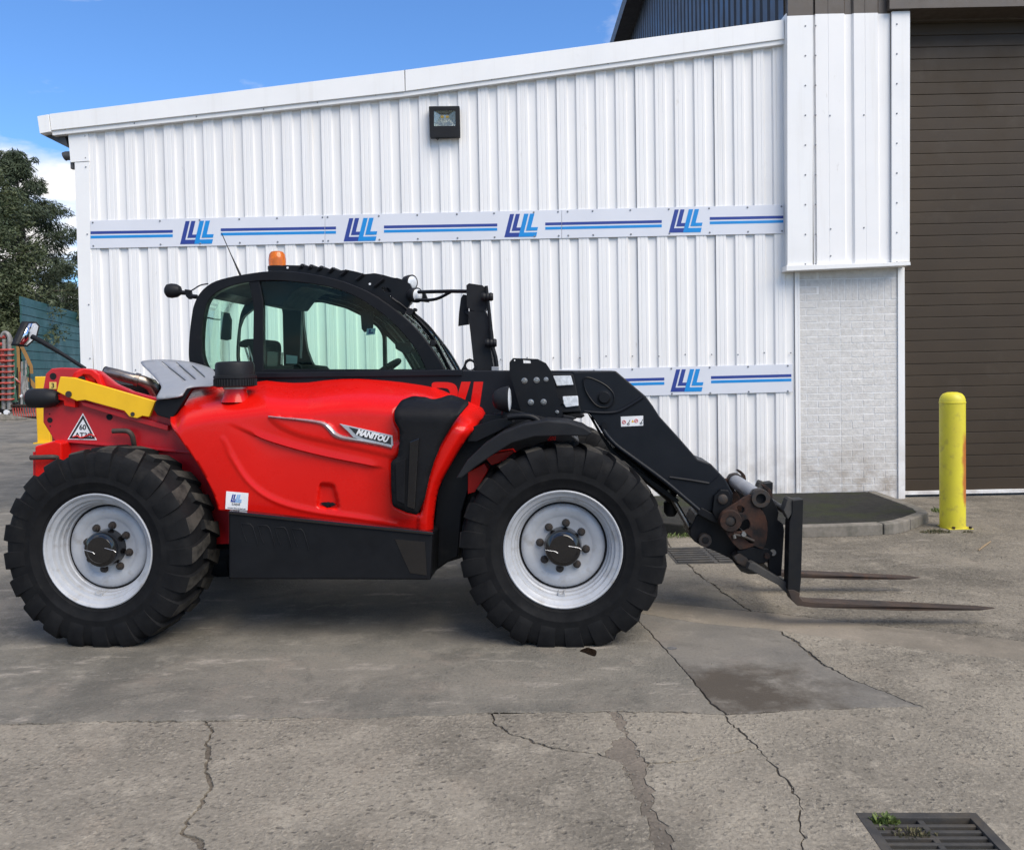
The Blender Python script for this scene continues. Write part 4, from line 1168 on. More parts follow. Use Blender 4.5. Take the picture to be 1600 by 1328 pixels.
lathe('land_wheel', [(0, -.1), (.28, -.1), (.32, 0), (.28, .1), (0, .1)], H(3, 649), (0, 1, 0), TYRE, hw, 16)
for px, py in ((1.5, 648), (12, 644)): lathe('hub_plate', [(0, -.12), (.11, -.12), (.11, .0)], H(px, py), (0, 1, 0), WHITE, hw, 8)
box('skid', tuple(H(-8, 655)), tuple(H(60, 650, .5)), RUST, hw)
hb2 = obj('rubble_heap', [(rnd.uniform(-1, 1) * 1.2 + (i % 6 - 2.5) * .3, rnd.uniform(-.2, .2), abs(rnd.gauss(.05, .1)) if i % 2 else 0) for i in range(24)], [(i, i + 1, i + 2) for i in range(22)], [CONC])
hb2.location = at(28, 35.2); tag(hb2, 'low heap of grey rubble in front of the red machine', 'rubble heap', kind='stuff')

# yellow post behind the telehandler's tail
yp = G(74, 692)
yb = empty('gate_post', yp); tag(yb, 'broad yellow post standing behind the tail of the telehandler', 'post')
k_ = yp.y / F
prism('post', [(-11 * k_, -.15), (9 * k_, -.15), (9 * k_, .15), (-11 * k_, .15)], 0, 104 * k_, YEL, yb, axis='z', bev=.02)
prism('foot_plate', [(-14 * k_, -.25), (12 * k_, -.25), (12 * k_, .25), (-14 * k_, .25)], 0, .03, YEL, yb, axis='z')

# ================================================================ TELEHANDLER
T = empty('telehandler', VO, -YAW)
tag(T, 'red and black telehandler with lowered pallet forks parked in front of the white wall', 'telehandler')

# ---------------------------------------------------------------- wheels
HUBF = V(879.5, 859.0, 0.03); HUBR = V(151.5, 861, 0.03); HUBF.y = HUBR.y = 0
TR, TW = HUBF.z, .46
def tyre_mesh():
    b = MB()
    prof = [(.364, .060), (.375, .036), (.381, .030), (.390, .027), (.393, .022), (.397, .0225), (.42, .011), (.445, .005), (.447, .0035), (.452, .0035), (.455, .004), (.49, .0025), (.525, .003), (.560, .007), (.598, .016), (.622, .034), (.634, .072), (.637, TW / 2)]
    prof = prof + [(r, TW - h) for r, h in prof[-2::-1]]
    b.add(lathe_geo(prof, (0, 0, 0), (0, 1, 0), 84), 0)
    nl = 21
    # lug stations: (radius, lateral, angle advance, half width) of the worn outer face
    stn = [(.490, .0014, -.006, .066), (.530, -.001, -.004, .064), (.568, .001, .000, .062), (.602, .009, .006, .060), (.625, .026, .014, .056), (.635, .060, .028, .050), (.639, .12, .055, .043), (.640, .19, .092, .037), (.640, .25, .125, .033)]
    for side in (0, 1):
        for k in range(nl):
            a0 = 2 * math.pi * (k + .5 * side) / nl
            v = []
            for (r, y, adv, hw_) in stn:
                r = r * (1 + .033 * max(0, min(1, (r - .53) / .08)))
                yy = y if side == 0 else TW - y
                for (sgn, lift) in ((-1, 0), (1, 0), (1, 1), (-1, 1)):
                    w = hw_ * (1.14 if not lift else .90)
                    rr_, yo = (r, yy) if lift else (r - .038, yy + (.022 if side == 0 else -.022))
                    an = a0 - adv - sgn * w / .63
                    v.append((rr_ * math.sin(an), yo, rr_ * math.cos(an)))
            f = []; mi = []
            for s in range(len(stn) - 1):
                for e in range(4):
                    f.append((s * 4 + e, s * 4 + (e + 1) % 4, s * 4 + 4 + (e + 1) % 4, s * 4 + 4 + e)); mi.append(1 if (e == 2 and s >= 4) else 0)
            f.append((0, 1, 2, 3)); mi.append(0); q = 4 * len(stn) - 4; f.append((q, q + 1, q + 2, q + 3)); mi.append(0)
            base = len(b.v); b.v += v; b.f += [tuple(i + base for i in g) for g in f]; b.m += mi
    return b
def make_wheel(loc):
    rim = [(.364, .062), (.374, .040), (.374, .030), (.367, .026), (.358, .032), (.353, .046), (.339, .052), (.329, .058), (.323, .080), (.308, .086), (.304, .112), (.294, .118), (.290, .150), (.283, .156), (.280, .19), (.279, .215)]
    w = lathe('wheel', rim, (0, 0, 0), (0, 1, 0), RIM, T, 72, angle=28)
    w.location = loc
    tm = tyre_mesh().build('tyre', [TYRE, TREAD], w, smooth=True, angle=38)
    disc = [(.270, .182), (.268, .166), (.262, .158), (.245, .150), (.205, .152), (.192, .160), (.182, .163), (.0, .163)]
    lathe('rim_disc', disc, (0, 0, 0), (0, 1, 0), RIM, w, 64, angle=50)
    lathe('gap_shade_ring', [(.282, .172), (.269, .176)], (0, 0, 0), (0, 1, 0), VOID, w, 48)  # near-black ring painted for the shade between disc and barrel
    hub = [(.122, .165), (.118, .140), (.116, .075), (.110, .064), (.090, .060), (.085, .056), (.0, .055)]
    lathe('hub_cap', hub, (0, 0, 0), (0, 1, 0), GLOSSB, w, 40)
    me = None
    for i in range(8):
        a = 2 * math.pi * i / 8 + .10
        if me is None:
            n = lathe('wheel_nut', [(.026, .002), (.026, -.004), (.022, -.006), (.0215, -.020), (.014, -.022), (.012, -.030), (0, -.031)], (0, 0, 0), (0, 1, 0), NUT, w, 12); me = n.data
        else: n = link(bpy.data.objects.new('wheel_nut', me), w)
        n.location = (.148 * math.sin(a), .162, .148 * math.cos(a))
    vq = Vector((.01, .085, -.300))
    prism('valve_bracket', [(-.022, -.325), (.024, -.325), (.024, -.285), (.016, -.283), (.010, -.296), (-.008, -.298), (-.016, -.284), (-.022, -.285)], .085, .155, RIM, w, bev=.002)
    for s0 in ((-.110, -.010), (.035, .02)):
        tube('cap_scratch', [(s0[0], .0535, s0[1]), (s0[0] + .035, .0535, s0[1] - .004), (s0[0] + .065, .0535, s0[1] - .008), (s0[0] + .08, .0535, s0[1] - .018)], .0016, SILVER, w, 4)
    return w
wf = make_wheel(HUBF)
def copy_wheel(src, loc, rz, spin):
    c = src.copy(); link(c, T); c.location = loc; c.rotation_euler = (0, spin, rz)
    for ch in list(src.children):
        k_ = ch.copy(); link(k_, c)
    return c
wr = copy_wheel(wf, (HUBR.x, 0, HUBR.z), 0, .0)
wr.rotation_euler = (0, .13, math.radians(-2.5))
wf.rotation_euler = (0, .05, 0)
TRK = 2.34
copy_wheel(wf, (HUBF.x, TRK, HUBF.z), math.pi, .3)
copy_wheel(wf, (HUBR.x, TRK, HUBR.z), math.pi, .7)

# ---------------------------------------------------------------- chassis
def P(name, pts, v, th, m, parent=T, **k): return vplate(name, pts, v, th, m, parent, **k)
zb, zt_ = .50, .98
box('chassis_beam', (HUBR.x - .2, .62, .50), (HUBF.x + .25, 1.72, 1.05), BLACK, T, .01)
tube('front_axle', [(HUBF.x, .2, HUBF.z), (HUBF.x, TRK - .2, HUBF.z)], .11, BLACK, T, 16)
tube('rear_axle', [(HUBR.x, .2, HUBR.z), (HUBR.x, TRK - .2, HUBR.z)], .11, BLACK, T, 16)
# side of the front frame behind the front wheel
P('front_frame', [(752, 652), (800, 640), (862, 655), (905, 690), (900, 830), (760, 850), (720, 872), (700, 878), (676, 895), (675, 840), (682, 790), (700, 730), (730, 680)], .56, .5, BLACK)
P('arch_liner', [(733, 672), (760, 648), (790, 650), (770, 690), (740, 740), (722, 800), (716, 870), (698, 879), (678, 893), (676, 836), (684, 770), (705, 715)], .42, .12, BLACK, bev=.01)
for k_, pts in enumerate(([(731, 738), (757, 724), (763, 734), (744, 768), (731, 772)], [(758, 715), (775, 708), (800, 704), (806, 712), (790, 720), (768, 727)], [(855, 690), (863, 681), (868, 682), (868, 692)])):
    P('axle_bracket', pts, .40, .16, RED, bev=.004)
# red rear frame
P('rear_frame_plate', [(67, 607), (71, 584), (80, 576), (95, 574.5), (138, 576), (155, 580), (180, 600), (207, 612), (240, 621), (300, 628), (330, 700), (345, 745), (300, 707), (225, 700.5), (85, 689), (67, 660)], .50, .05, DRED, bev=.008)
P('rear_frame_plate', [(90, 690.5), (225, 702), (302, 708.5), (345, 742), (358, 800), (358, 850), (300, 850), (230, 760), (97, 742)], .515, .05, DRED, bev=.006)
P('rear_frame_flange', [(86, 686.5), (225, 698.5), (303, 706), (303, 709.5), (225, 702), (86, 690)], .485, .04, DRED, bev=.003)
far_r = V(67, 660, .5)
box('counterweight', (V(75, 640, .56).x, .58, .72), (V(232, 640, .56).x, 1.75, V(110, 642, .6).z), DRED, T, .02)
P('rear_bumper', [(54, 697), (85, 688.5), (96, 691.5), (97, 738), (62, 768), (53.5, 742)], .40, 1.5, RED, bev=.012)
P('bumper_edge', [(51, 706), (54, 706), (54, 745), (51.5, 745)], .41, 1.4, DRED, bev=.003)
bc = V(131, 598, .49)
lathe('pivot_boss', [(0, -.015), (.035, -.015), (.040, -.005), (.085, -.008), (.098, .004), (.100, .02)], tuple(bc), (0, 1, 0), RED, T, 32)
lathe('pivot_pin', [(0, -.02), (.026, -.02), (.03, -.005)], (bc.x - .005, bc.y - .012, bc.z + .018), (0, 1, 0), VOID, T, 20)
P('pivot_cover', [(112, 596), (120, 582), (131, 576.5), (143, 578), (154, 586), (162, 606), (156, 608), (149, 594), (140, 586), (130, 585), (121, 592), (117, 602)], .46, .045, RED, bev=.006)
for (x, y, r) in ((83, 588, .024), (78, 656.5, .019), (171, 651.5, .022), (77.5, 647, .005), (78.5, 666, .005)):
    q = V(x, y, .499); lathe('hole', [(0, -.0015), (r, -.0015), (r, .004)], tuple(q), (0, 1, 0), VOID, T, 20)
P('number_sticker', [(77, 597), (88, 597), (88, 608), (77, 607.5)], .4975, .003, mat('yellow_sticker', (.75, .55, .12), .5), bev=0)
def vtext(name, s, p0, p1, v, hpx, m, shear=0.0, bold=0.0, parent=T, ex=.0012):
    a = V(p0[0], p0[1], v); b = V(p1[0], p1[1], v); ux = (b - a); w = ux.length; ux.normalize(); uy = Vector((-ux.z, 0, ux.x))
    h = V(p0[0], p0[1] - hpx, v).z - a.z
    return lettering(name, s, a, ux, uy, w, m, parent, shear, bold, ex, h)
vtext('lettering', '3', (80.5, 606), (84.5, 606), .496, 7.5, INK)
# warning triangle
P('triangle_border', fillet([(129.5, 645.5), (151, 687.5), (105.5, 686.5)], .0), .4965, .003, WHITE, bev=0) if False else P('triangle_border', [(129.5, 645.5), (151, 687.5), (105.5, 686.5)], .4965, .003, WHITE, bev=0)
P('triangle_band', [(129.6, 648.5), (148.6, 686), (107.8, 685.2)], .4950, .003, INK, bev=0)
P('triangle_face', [(129.6, 655), (143.8, 682.8), (113, 682.2)], .4935, .003, WHITE, bev=0)
vtext('lettering', '60', (124, 671.5), (134.5, 671.8), .4925, 8.5, INK, bold=.015)
vtext('lettering', 'AT30', (117, 683.5), (142, 684.2), .4925, 8, INK, bold=.015)
tube('paint_scuff', [V(114, 683, .4915), V(121, 681, .4915), V(126, 684, .4915), V(133, 682, .4915), V(141, 679, .4915), V(148, 682, .4915)], .006, REDINK, T, 5, curve=3)
# black rubber tail lamp
lc = V(72, 622, .46)
k_ = (V(72, 622, .46) - V(73, 622, .46)).length
lathe('tail_lamp', [(0, -28), (13.5, -28), (14.5, -26.5), (14.8, -22), (14.5, -2), (14, 6), (12, 14), (9, 19), (6, 21), (0, 21)] and [(r * k_, h * k_) for r, h in [(0, -26), (13.2, -26), (14.6, -24), (14.8, -10), (14.6, 2), (13.5, 9), (11, 15), (8, 19), (0, 20.5)]], tuple(lc), (1, 0, 0), BLACKM, T, 24)
lathe('tail_lens', [(0, -28 * k_), (8 * k_, -27.9 * k_), (12.5 * k_, -26.8 * k_), (13.2 * k_, -25.5 * k_)], tuple(lc), (1, 0, 0), REDLENS, T, 24)
P('lamp_arm', [(86, 616), (105, 617), (117, 625), (117, 637), (100, 634), (99, 626), (88, 624)], .455, .05, RED, bev=.004)
# yellow lock bar
P('lock_bar', [(94, 588.5), (115, 590), (242.5, 627), (232.5, 651.5), (222, 650), (214, 653.7), (202, 651), (194, 642), (132.5, 625), (120, 626.5), (100, 617.5), (88.5, 611.5)], .425, .030, YEL, bev=.004)
for (x, y, r) in ((107.5, 616, .022), (207.5, 647, .014)):
    q = V(x, y, .424); lathe('lock_pin', [(0, -.006), (r, -.006), (r, .005)], tuple(q), (0, 1, 0), NUT, T, 16)
P('lock_bar_channel', [(125, 627), (194, 645), (262, 665), (262, 673), (194, 654), (130, 634)], .455, .05, DRED, bev=.003)
# bent tie-down hooks
for pts in ([(48, 715, .36), (66, 714.5, .36), (82, 714, .37), (92, 715.5, .42), (100, 717, .50)], [(176, 673.5, .44), (192, 673, .44), (201, 674.5, .44), (206.5, 681, .45), (209, 692, .47), (210, 702, .50)]):
    tube('tie_down_hook', [V(*p) for p in pts], .0175, BRKT, T, 10, curve=3)
    q = V(*pts[0]); lathe('hook_bore', [(0, -.002), (.010, -.002), (.0172, .001)], tuple(q), (1, 0, 0), VOID, T, 12)
# exhaust
ex = [V(*p) for p in ((165, 581, .78), (182, 585, .78), (202, 590.5, .78), (222, 595, .80), (236, 601, .84), (243, 612, .88), (244, 626, .90))]
tube('exhaust_pipe', ex, [.040, .041, .041, .041, .048, .050, .05], EXH, T, 20)
d = (ex[0] - ex[1]).normalized()
lathe('exhaust_mouth', [(0, -.002), (.034, -.002), (.040, -.006), (.041, .002)], tuple(ex[0]), tuple(-d), VOID, T, 20)
c = V(214.5, 593.5, .79); dd = (ex[3] - ex[2]).normalized()
lathe('exhaust_clamp', [(.041, -.014), (.050, -.014), (.050, .014), (.041, .014)], tuple(c), tuple(dd), EXH, T, 20)
P('engine_bay_shade', [(152, 592), (185, 600), (235, 604), (262, 596), (300, 605), (290, 660), (200, 640), (170, 612)], .90, .5, VOID, bev=0)  # solid near-black block standing in for the shaded cavity
# grey slotted hood panel
def vh(px, py):
    t = max(0, min(1, (620 - py) / 58.0))
    e = max(0, 1 - (px - 222) / 26.0) if px < 248 else 0
    return .36 + .62 * t ** 1.25 + .05 * e
hood_o = spline([(219.5, 566), (230, 563), (250, 561.7), (275, 562.7), (300, 566), (327, 574), (336, 582), (336, 601), (315, 603), (292, 606), (285, 617), (268, 621), (244, 624.5), (249, 612), (252, 603), (240, 587), (228, 575)], 2)
sl_ = []
for (a, b) in (((252.5, 565), (290, 594.5)), ((275, 566), (305.5, 592.5)), ((300, 571), (320, 589))):
    dx, dy = b[0] - a[0], b[1] - a[1]; l = math.hypot(dx, dy); nx, ny = -dy / l * .9, dx / l * .9
    sl_.append([(a[0] + nx, a[1] + ny), (b[0] + nx, b[1] + ny), (b[0] - nx, b[1] - ny), (a[0] - nx, a[1] - ny)])
shell('hood_panel', hood_o, vh, GREY, T, holes=sl_, step=5, th=.01, dens=4)
shell('slot_shade_sheet', [(262, 568), (330, 578), (330, 598), (290, 603), (262, 600)], lambda x, y: vh(x, y) + .045, VOID, T, step=8, th=.005)  # near-black sheet standing in for the shade seen through the slots
P('hood_side_panel', [(244, 625), (268, 621.5), (286, 618), (293, 607), (300, 606), (285, 630), (268, 655), (246, 649), (240, 640)], .40, .05, BLACK)

# ---------------------------------------------------------------- bonnet
TOPE = [(275, 625), (282, 616), (289, 610), (303, 606), (316, 603), (340, 599), (375, 595), (402, 591.5), (416, 589.5), (437, 592), (458, 593.3), (482, 592.8), (505, 589.5), (535, 587), (560, 586.7), (581, 588), (607, 590), (631, 592.8), (656, 596.5), (680, 601), (694, 606), (704, 611), (716, 617), (730, 623), (742, 629), (754, 634), (761, 643)]
LEFE = [(275, 625), (268, 640), (266, 656), (269, 667), (275, 677), (283, 688), (293, 702), (304, 717), (313, 732), (321, 746), (328, 760), (333, 771), (337, 782), (339.5, 790), (341, 797)]
RIGE = [(761, 643), (754, 654), (747, 663), (737, 676), (727, 689), (715, 708), (704, 727), (694.5, 744), (687, 760), (682.5, 777), (680, 794), (678, 812), (677, 833)]
BOTE = [(677, 833), (640, 829.5), (600, 825.5), (550, 820.5), (500, 815), (450, 810), (400, 804), (365, 799.5), (341, 797)]
BON = [tuple(p) for p in spline(TOPE, 2, False)] + [tuple(p) for p in spline(RIGE, 2, False)][1:] + BOTE[1:] + [tuple(p) for p in spline(LEFE, 3, False)][-2:0:-1]
VENT = fillet([(648, 620.5), (660, 621.5), (672, 626), (684, 624), (700.5, 618), (716, 623), (731, 630), (714, 650), (695, 679), (683, 700), (675, 719), (667, 746), (661.5, 772), (656, 803), (637.5, 798.5), (616, 788.5), (614, 759), (613.5, 719), (624, 713), (627.5, 692), (627.5, 673), (619, 659), (619, 643), (630, 627)], 5, 3)
SCOOP = spline([(371, 666), (395, 677), (416, 687), (465, 702), (515, 714), (560, 723), (603, 731), (602, 760), (606, 790), (612, 812), (560, 806), (500, 801), (450, 790), (412, 772), (385, 750), (365, 722), (348, 693)], 3)
SCUP = [(345, 655), (371, 666), (395, 677), (416, 687), (465, 702), (515, 714), (560, 723), (605, 732)]
SCLO = [(346, 694), (365, 722), (385, 751), (412, 774), (450, 792), (500, 803), (560, 810), (618, 818)]
FIN = spline([(418, 649), (452, 653), (480, 655.5), (505, 659), (520, 667), (530, 680), (560, 686), (610, 697), (625, 690), (628, 702), (620, 716), (605, 714), (560, 704), (510, 693), (470, 684), (440, 672), (424, 660)], 3)
HAND = fillet([(499, 754), (522, 756), (529, 780), (531, 797), (494, 793), (496, 775)], 4, 3)
ARCHI = [(731, 630), (714, 650), (695, 679), (683, 700), (675, 719), (667, 746), (661.5, 772), (656, 803)]
RIDGE = [tuple(p) for p in spline([(346, 690), (365, 722), (385, 751), (412, 774), (450, 791), (500, 802), (560, 810), (618, 820)], 5, closed=False)]
CREASE = [tuple(p) for p in spline([(352, 660), (371, 667), (395, 677.5), (416, 687), (465, 702), (515, 714), (560, 723), (604, 732)], 5, closed=False)]
FINLO = [tuple(p) for p in spline([(418, 650), (424, 660), (440, 672), (470, 684.5), (510, 694), (560, 705), (605, 716), (622, 716)], 4, closed=False)]
ARCHX = [(630, 731), (650, 714), (679, 695), (719, 675), (746, 667), (803, 656)]
def vb(px, py):
    yt = interp(px, TOPE); t = (py - yt) / 62.0
    v = .055
    if t < 1: v += .60 * (1 - max(t, 0)) ** 2.3
    xl = interp(py, LEFE); s = (px - xl) / 52.0
    if s < 1: v += .17 * (1 - max(s, 0)) ** 2.2
    v += .024 * ((py - 705) / 120.0) ** 2
    du = dist((px, py), CREASE, False); dl = dist((px, py), RIDGE, False)
    ins = 347 < px < 606 and py > interp(px, CREASE) and py < interp(px, RIDGE)
    if ins:
        fx = sstep(352, 430, px) * (1 - sstep(570, 604, px))
        v += .024 * fx * min(1, du / 2.0) * max(0, 1 - du / 95.0) ** .8
        v -= .007 * max(0, 1 - dl / 9.0)
    else:
        v -= .007 * max(0, 1 - dl / 4.0) * sstep(345, 365, px)
        v -= .006 * max(0, 1 - du / 10.0) * sstep(352, 430, px) * (1 - sstep(570, 604, px))
    if inside((px, py), FIN):
        df = dist((px, py), FINLO, False)
        v -= .013 * min(1, df / 2.0) * sstep(0, 6, dist((px, py), FIN) + df * .3)
    if inside((px, py), HAND): v += .035 * sstep(0, 3.5, dist((px, py), HAND))
    da = dist((px, py), ARCHI, False); dr_ = dist((px, py), RIGE, False)
    if px > 640 and (py > 640 or px > 700) and da + dr_ < 62 and px > interp(py, ARCHX) - 2:
        v -= .026 * min(1, da / 4.0)
        v += .060 * (max(0, 1 - dr_ / 13.0)) ** 1.5
    dv_ = dist((px, py), VENT)
    v += .016 * max(0, 1 - dv_ / 4.5) if px < 640 else .010 * max(0, 1 - dv_ / 3.5)
    return v
shell('bonnet', BON, vb, RED, T, holes=[VENT], step=3.4, th=.014, dens=3.0, lines=(RIDGE, CREASE, FINLO))
bver = lambda x, y: max(.10, .10 + .5 * max(0, (640 - y) / 62.0) ** 1.4 * .6)
VENTB = [(x + (3 if x > 660 else -3), y + (2 if y > 700 else -2)) for x, y in VENT]
shell('vent_mesh', VENTB, lambda x, y: .135 + .25 * max(0, (650 - y) / 40.0) ** 1.5, MESHB, T, step=9, th=.01)
P('vent_strip', [(640, 690), (655, 684), (648, 796), (636, 792)], .118, .012, GLOSSB, bev=.006)
P('vent_strip', [(617, 722), (634, 716), (632, 788), (619, 783)], .122, .010, MESHB, bev=.006)
# chrome flash and name badge
flash = spline([(419, 650.5, 1.2), (440, 653, 1.5), (462, 655, 2.0), (490, 658.5, 2.6), (505, 662, 3.2), (514, 669, 4.0), (523, 678.5, 4.2), (536, 684, 3.6), (560, 688, 3.0), (590, 693.5, 2.6), (612, 699, 2.4)], 4, closed=False)
v_ = []; f_ = []
for i, (x, y, w) in enumerate(flash):
    a = flash[max(0, i - 1)]; b = flash[min(len(flash) - 1, i + 1)]; dx, dy = b[0] - a[0], b[1] - a[1]; l = math.hypot(dx, dy); nx, ny = -dy / l, dx / l
    for (o_, lift) in ((-w, .0), (0, -.008), (w, .0)):
        X_, Y_ = x + nx * o_, y + ny * o_
        v_.append(tuple(V(X_, Y_, vb(X_, Y_) - .008 + lift)))
for i in range(len(flash) - 1):
    for k_ in range(2): f_.append((3 * i + k_, 3 * i + k_ + 1, 3 * i + 4 + k_, 3 * i + 3 + k_))
so = obj('trim_flash', v_, f_, SILVER, T, smooth=True); sm = so.modifiers.new('t', 'SOLIDIFY'); sm.thickness = .008
vbd = vb(575, 680) - .016
P('badge', [(530, 662), (613, 680.5), (614.5, 696.5), (611, 698), (566, 688.5), (552, 683.5), (543, 674)], vbd, .02, SILVER, bev=.003)
P('badge_field', [(545, 667.3), (610.5, 683), (611, 694.5), (568, 684.8), (556, 679)], vbd - .002, .01, INK, bev=0)
vtext('lettering', 'MANITOU', (556, 679.5), (606.5, 692), vbd - .004, 10.2, WHITE, shear=.28, bold=.055, ex=.002)
# handle recess
hv = vb(514, 775) - .002
lathe('latch', [(0, -.014), (.012, -.014), (.014, -.004), (.022, -.002)], tuple(V(513, 789, hv - .004)), (0, 1, 0), BLACK, T, 14)
P('latch_wing', [(500, 786), (507, 784.5), (513, 785.5), (520, 785), (525, 788.5), (518, 791), (507, 791)], hv - .012, .012, BLACK, bev=.003)
# dealer sticker
vs_ = vb(370, 782) - .006
stk_ = [(353.5, 767.5), (388, 770.5), (386.5, 797.5), (352, 795)]
P('dealer_sticker', stk_, min(vb(*q) for q in stk_) - .004, .003, WHITE, bev=0)
def mini_emblem(x0, yb, h, v, m1, m2, parent=T):
    k_ = h / 210.0
    def q(x, y): return (x0 + (x + y * .27) * k_, yb - y * k_ + x * k_ * .08)
    for (a0, b0, bar, foot, ln, mm, lf) in ((0, 0, 38, 40, 167, m1, 0), (53, 56, 38, 30, 160, m1, .0003), (130, 0, 40, 40, 292, m2, .0008), (184, 56, 40, 30, 288, m2, .0011)):
        P('emblem_letter', [q(a0, b0), q(ln, b0), q(ln, b0 + foot), q(a0 + bar, b0 + foot), q(a0 + bar, 210), q(a0, 210)], v - lf, .0012, mm, parent, bev=0)
vst = min(vb(*q) for q in stk_) - .0052
mini_emblem(360, 784, 12, vst, DBLUE, mat('pale_blue_ink', (.25, .45, .72), .5))
vtext('lettering', 'Lloyd', (362.5, 789.8), (374.5, 790.8), vst, 5, INK)
vtext('lettering', 'www.lloyd.ltd.uk', (355.5, 794), (384, 796.5), vst, 2.2, INK)
P('bonnet_gap_filler', [(274, 622), (284, 598), (345, 586), (352, 604), (300, 622), (272, 650)], .86, .05, BLACK)  # dark filler added to close the gap between hood and bonnet
# black side box under the bonnet
P('side_box', [(357, 801), (500, 816.5), (676, 835), (673, 906.5), (640, 906), (357, 905)], .115, .45, BLACK, bev=.012)
P('side_box_rail', [(357, 798), (500, 813), (677, 831.5), (676.5, 836), (500, 818.5), (357, 803)], .100, .05, GLOSSB, bev=.004)
for i in range(4):
    x = 376 + i * 26.5; y = 818 + i * 2.6
    tube('louvre', [V(x, y, .112), V(x + 15, y + .5, .112), V(x + 19, y + 5, .112), V(x + 26, y + 28, .112), V(x + 27, y + 33, .112)], .0030, BLACK, T, 6)
    tube('louvre', [V(x, y, .112), V(x + 7, y + 22, .112), V(x + 10, y + 28, .112)], .0026, BLACK, T, 6)
P('inspection_pane', fillet([(617, 842), (664, 846.5), (667, 899), (641, 895), (630, 872)], .03), .111, .01, GLOSSB, bev=.003)
# the red bonnet's dark inner edge by the front arch
# air intake
ic = V(368, 606, .40)
kx = (V(369, 606, .40) - V(368, 606, .40)).length
def IZ(py): return V(368, py, .40).z - ic.z
lathe('intake_neck', [(22 * kx, IZ(628)), (19 * kx, IZ(620)), (16.5 * kx, IZ(611)), (16.5 * kx, IZ(604))], tuple(ic), (0, 0, 1), RED, T, 28)
lathe('intake_clamp', [(16.6 * kx, IZ(607.5)), (18 * kx, IZ(607.5)), (18 * kx, IZ(604)), (16 * kx, IZ(604))], tuple(ic), (0, 0, 1), STEEL, T, 28)
cap = lathe('intake_cap', [(0, IZ(604.5)), (27 * kx, IZ(604.5)), (30 * kx, IZ(603)), (30.5 * kx, IZ(592)), (32, 0)[0:0] or (31.8 * kx, IZ(591)), (31.8 * kx, IZ(587)), (29.3 * kx, IZ(586)), (29 * kx, IZ(570)), (27.5 * kx, IZ(566.5)), (23 * kx, IZ(565)), (0, IZ(564.2))], tuple(ic), (0, 0, 1), BLACKM, T, 36)
fmb = MB()
for i in range(44):
    a = 2 * math.pi * i / 44; r = 31.2 * kx
    fmb.add(tube_geo([(ic.x + math.cos(a) * r, ic.y + math.sin(a) * r, ic.z + IZ(603)), (ic.x + math.cos(a) * r, ic.y + math.sin(a) * r, ic.z + IZ(592))], 1.0 * kx, 4))
tag(fmb.build('intake_fins', BLACKM, T), kind='stuff')

# ---------------------------------------------------------------- boom and its head
P('boom', [(350, 584), (720, 578.8), (960, 579.5), (962, 640), (890, 647), (760, 662), (690, 700), (380, 700)], .74, .34, BOOMB, bev=.008)
P('boom_top_rail', [(380, 583), (722, 577.6), (722, 587), (380, 591)], .722, .05, BOOMB, bev=.004)
vl = .7385
P('boom_letter', [(721, 596.5), (735.5, 596.5), (722, 640), (712, 635), (716.5, 612)], vl, .003, RED, bev=0)
P('boom_letter', [(740.5, 596.5), (755, 596.5), (748, 645), (733, 645)], vl, .003, RED, bev=0)
P('boom_letter', spline([(676, 598), (690, 597), (704, 598), (712, 602), (715, 610), (714.5, 620), (709, 632), (700, 632), (703, 616), (700, 608), (690, 606), (676, 606)], 3), vl, .003, RED, bev=0)
# boom nose: side plate that turns down to the carriage
NOSE = [(895, 581), (962, 579.5), (1009, 619), (1020, 634), (1030, 650), (1060, 683), (1090, 717.5), (1111, 725), (1133, 748), (1146, 772), (1143, 790), (1118, 802), (1092, 795), (1040, 752), (987, 720), (962, 700), (942, 677), (930, 658), (920, 646), (895, 646)]
P('boom_nose', NOSE, .70, .42, BOOMB, bev=.008)
P('boom_sleeve', [(876, 584), (905, 583), (930, 645), (882, 646), (866, 620)], .715, .36, BOOMB, bev=.006)
P('nose_edge_plate', [(918, 646), (930, 659), (943, 682), (962, 706), (986, 726), (1036, 762), (1062, 782), (1056, 786), (1030, 768), (982, 730), (955, 708), (937, 680), (926, 660)], .76, .3, BLACK, bev=.004)
tube('weld_seam', [V(*p) for p in ((913, 643, .70), (930, 644.5, .697), (950, 645, .697), (967, 642.5, .697), (985, 633, .697), (1004, 621, .697))], .012, BOOMB, T, 8, curve=3)
tear = spline([(912, 593), (918, 590), (930, 593.5), (946, 602), (957, 613), (959.5, 624), (955, 633), (945, 637), (933, 634), (924, 625), (915, 610)], 3)
P('pin_cover', tear, .688, .016, BOOMB, bev=.006)
tube('pin_cover_rim', [V(x, y, .688) for x, y in tear], .0065, BLACK, T, 6, closed=True)
lathe('boom_pin', [(0, -.020), (.036, -.020), (.041, -.014), (.041, .0), (.052, .002), (.052, .012)], tuple(V(944, 621, .685)), (0, 1, 0), BLACK, T, 24)
P('pictogram_sticker', [(970, 651), (1005, 649.5), (1005, 665), (970.5, 666.5)], .6985, .003, WHITE, bev=0)
vp_ = .6975
for x, y in ((975, 659.5), (994, 657.5)):
    tube('warning_ring', [V(a, b, vp_) for a, b in circ(x, y, 2.6, 12)], .0022, REDINK, T, 5, closed=True)
    tube('warning_bar', [V(x - 1.8, y + 1.8, vp_), V(x + 1.8, y - 1.8, vp_)], .002, REDINK, T, 5)
P('warning_mark', [(986.5, 660), (988.5, 655.5), (990.8, 659.7)], vp_, .002, ORINK, bev=0)
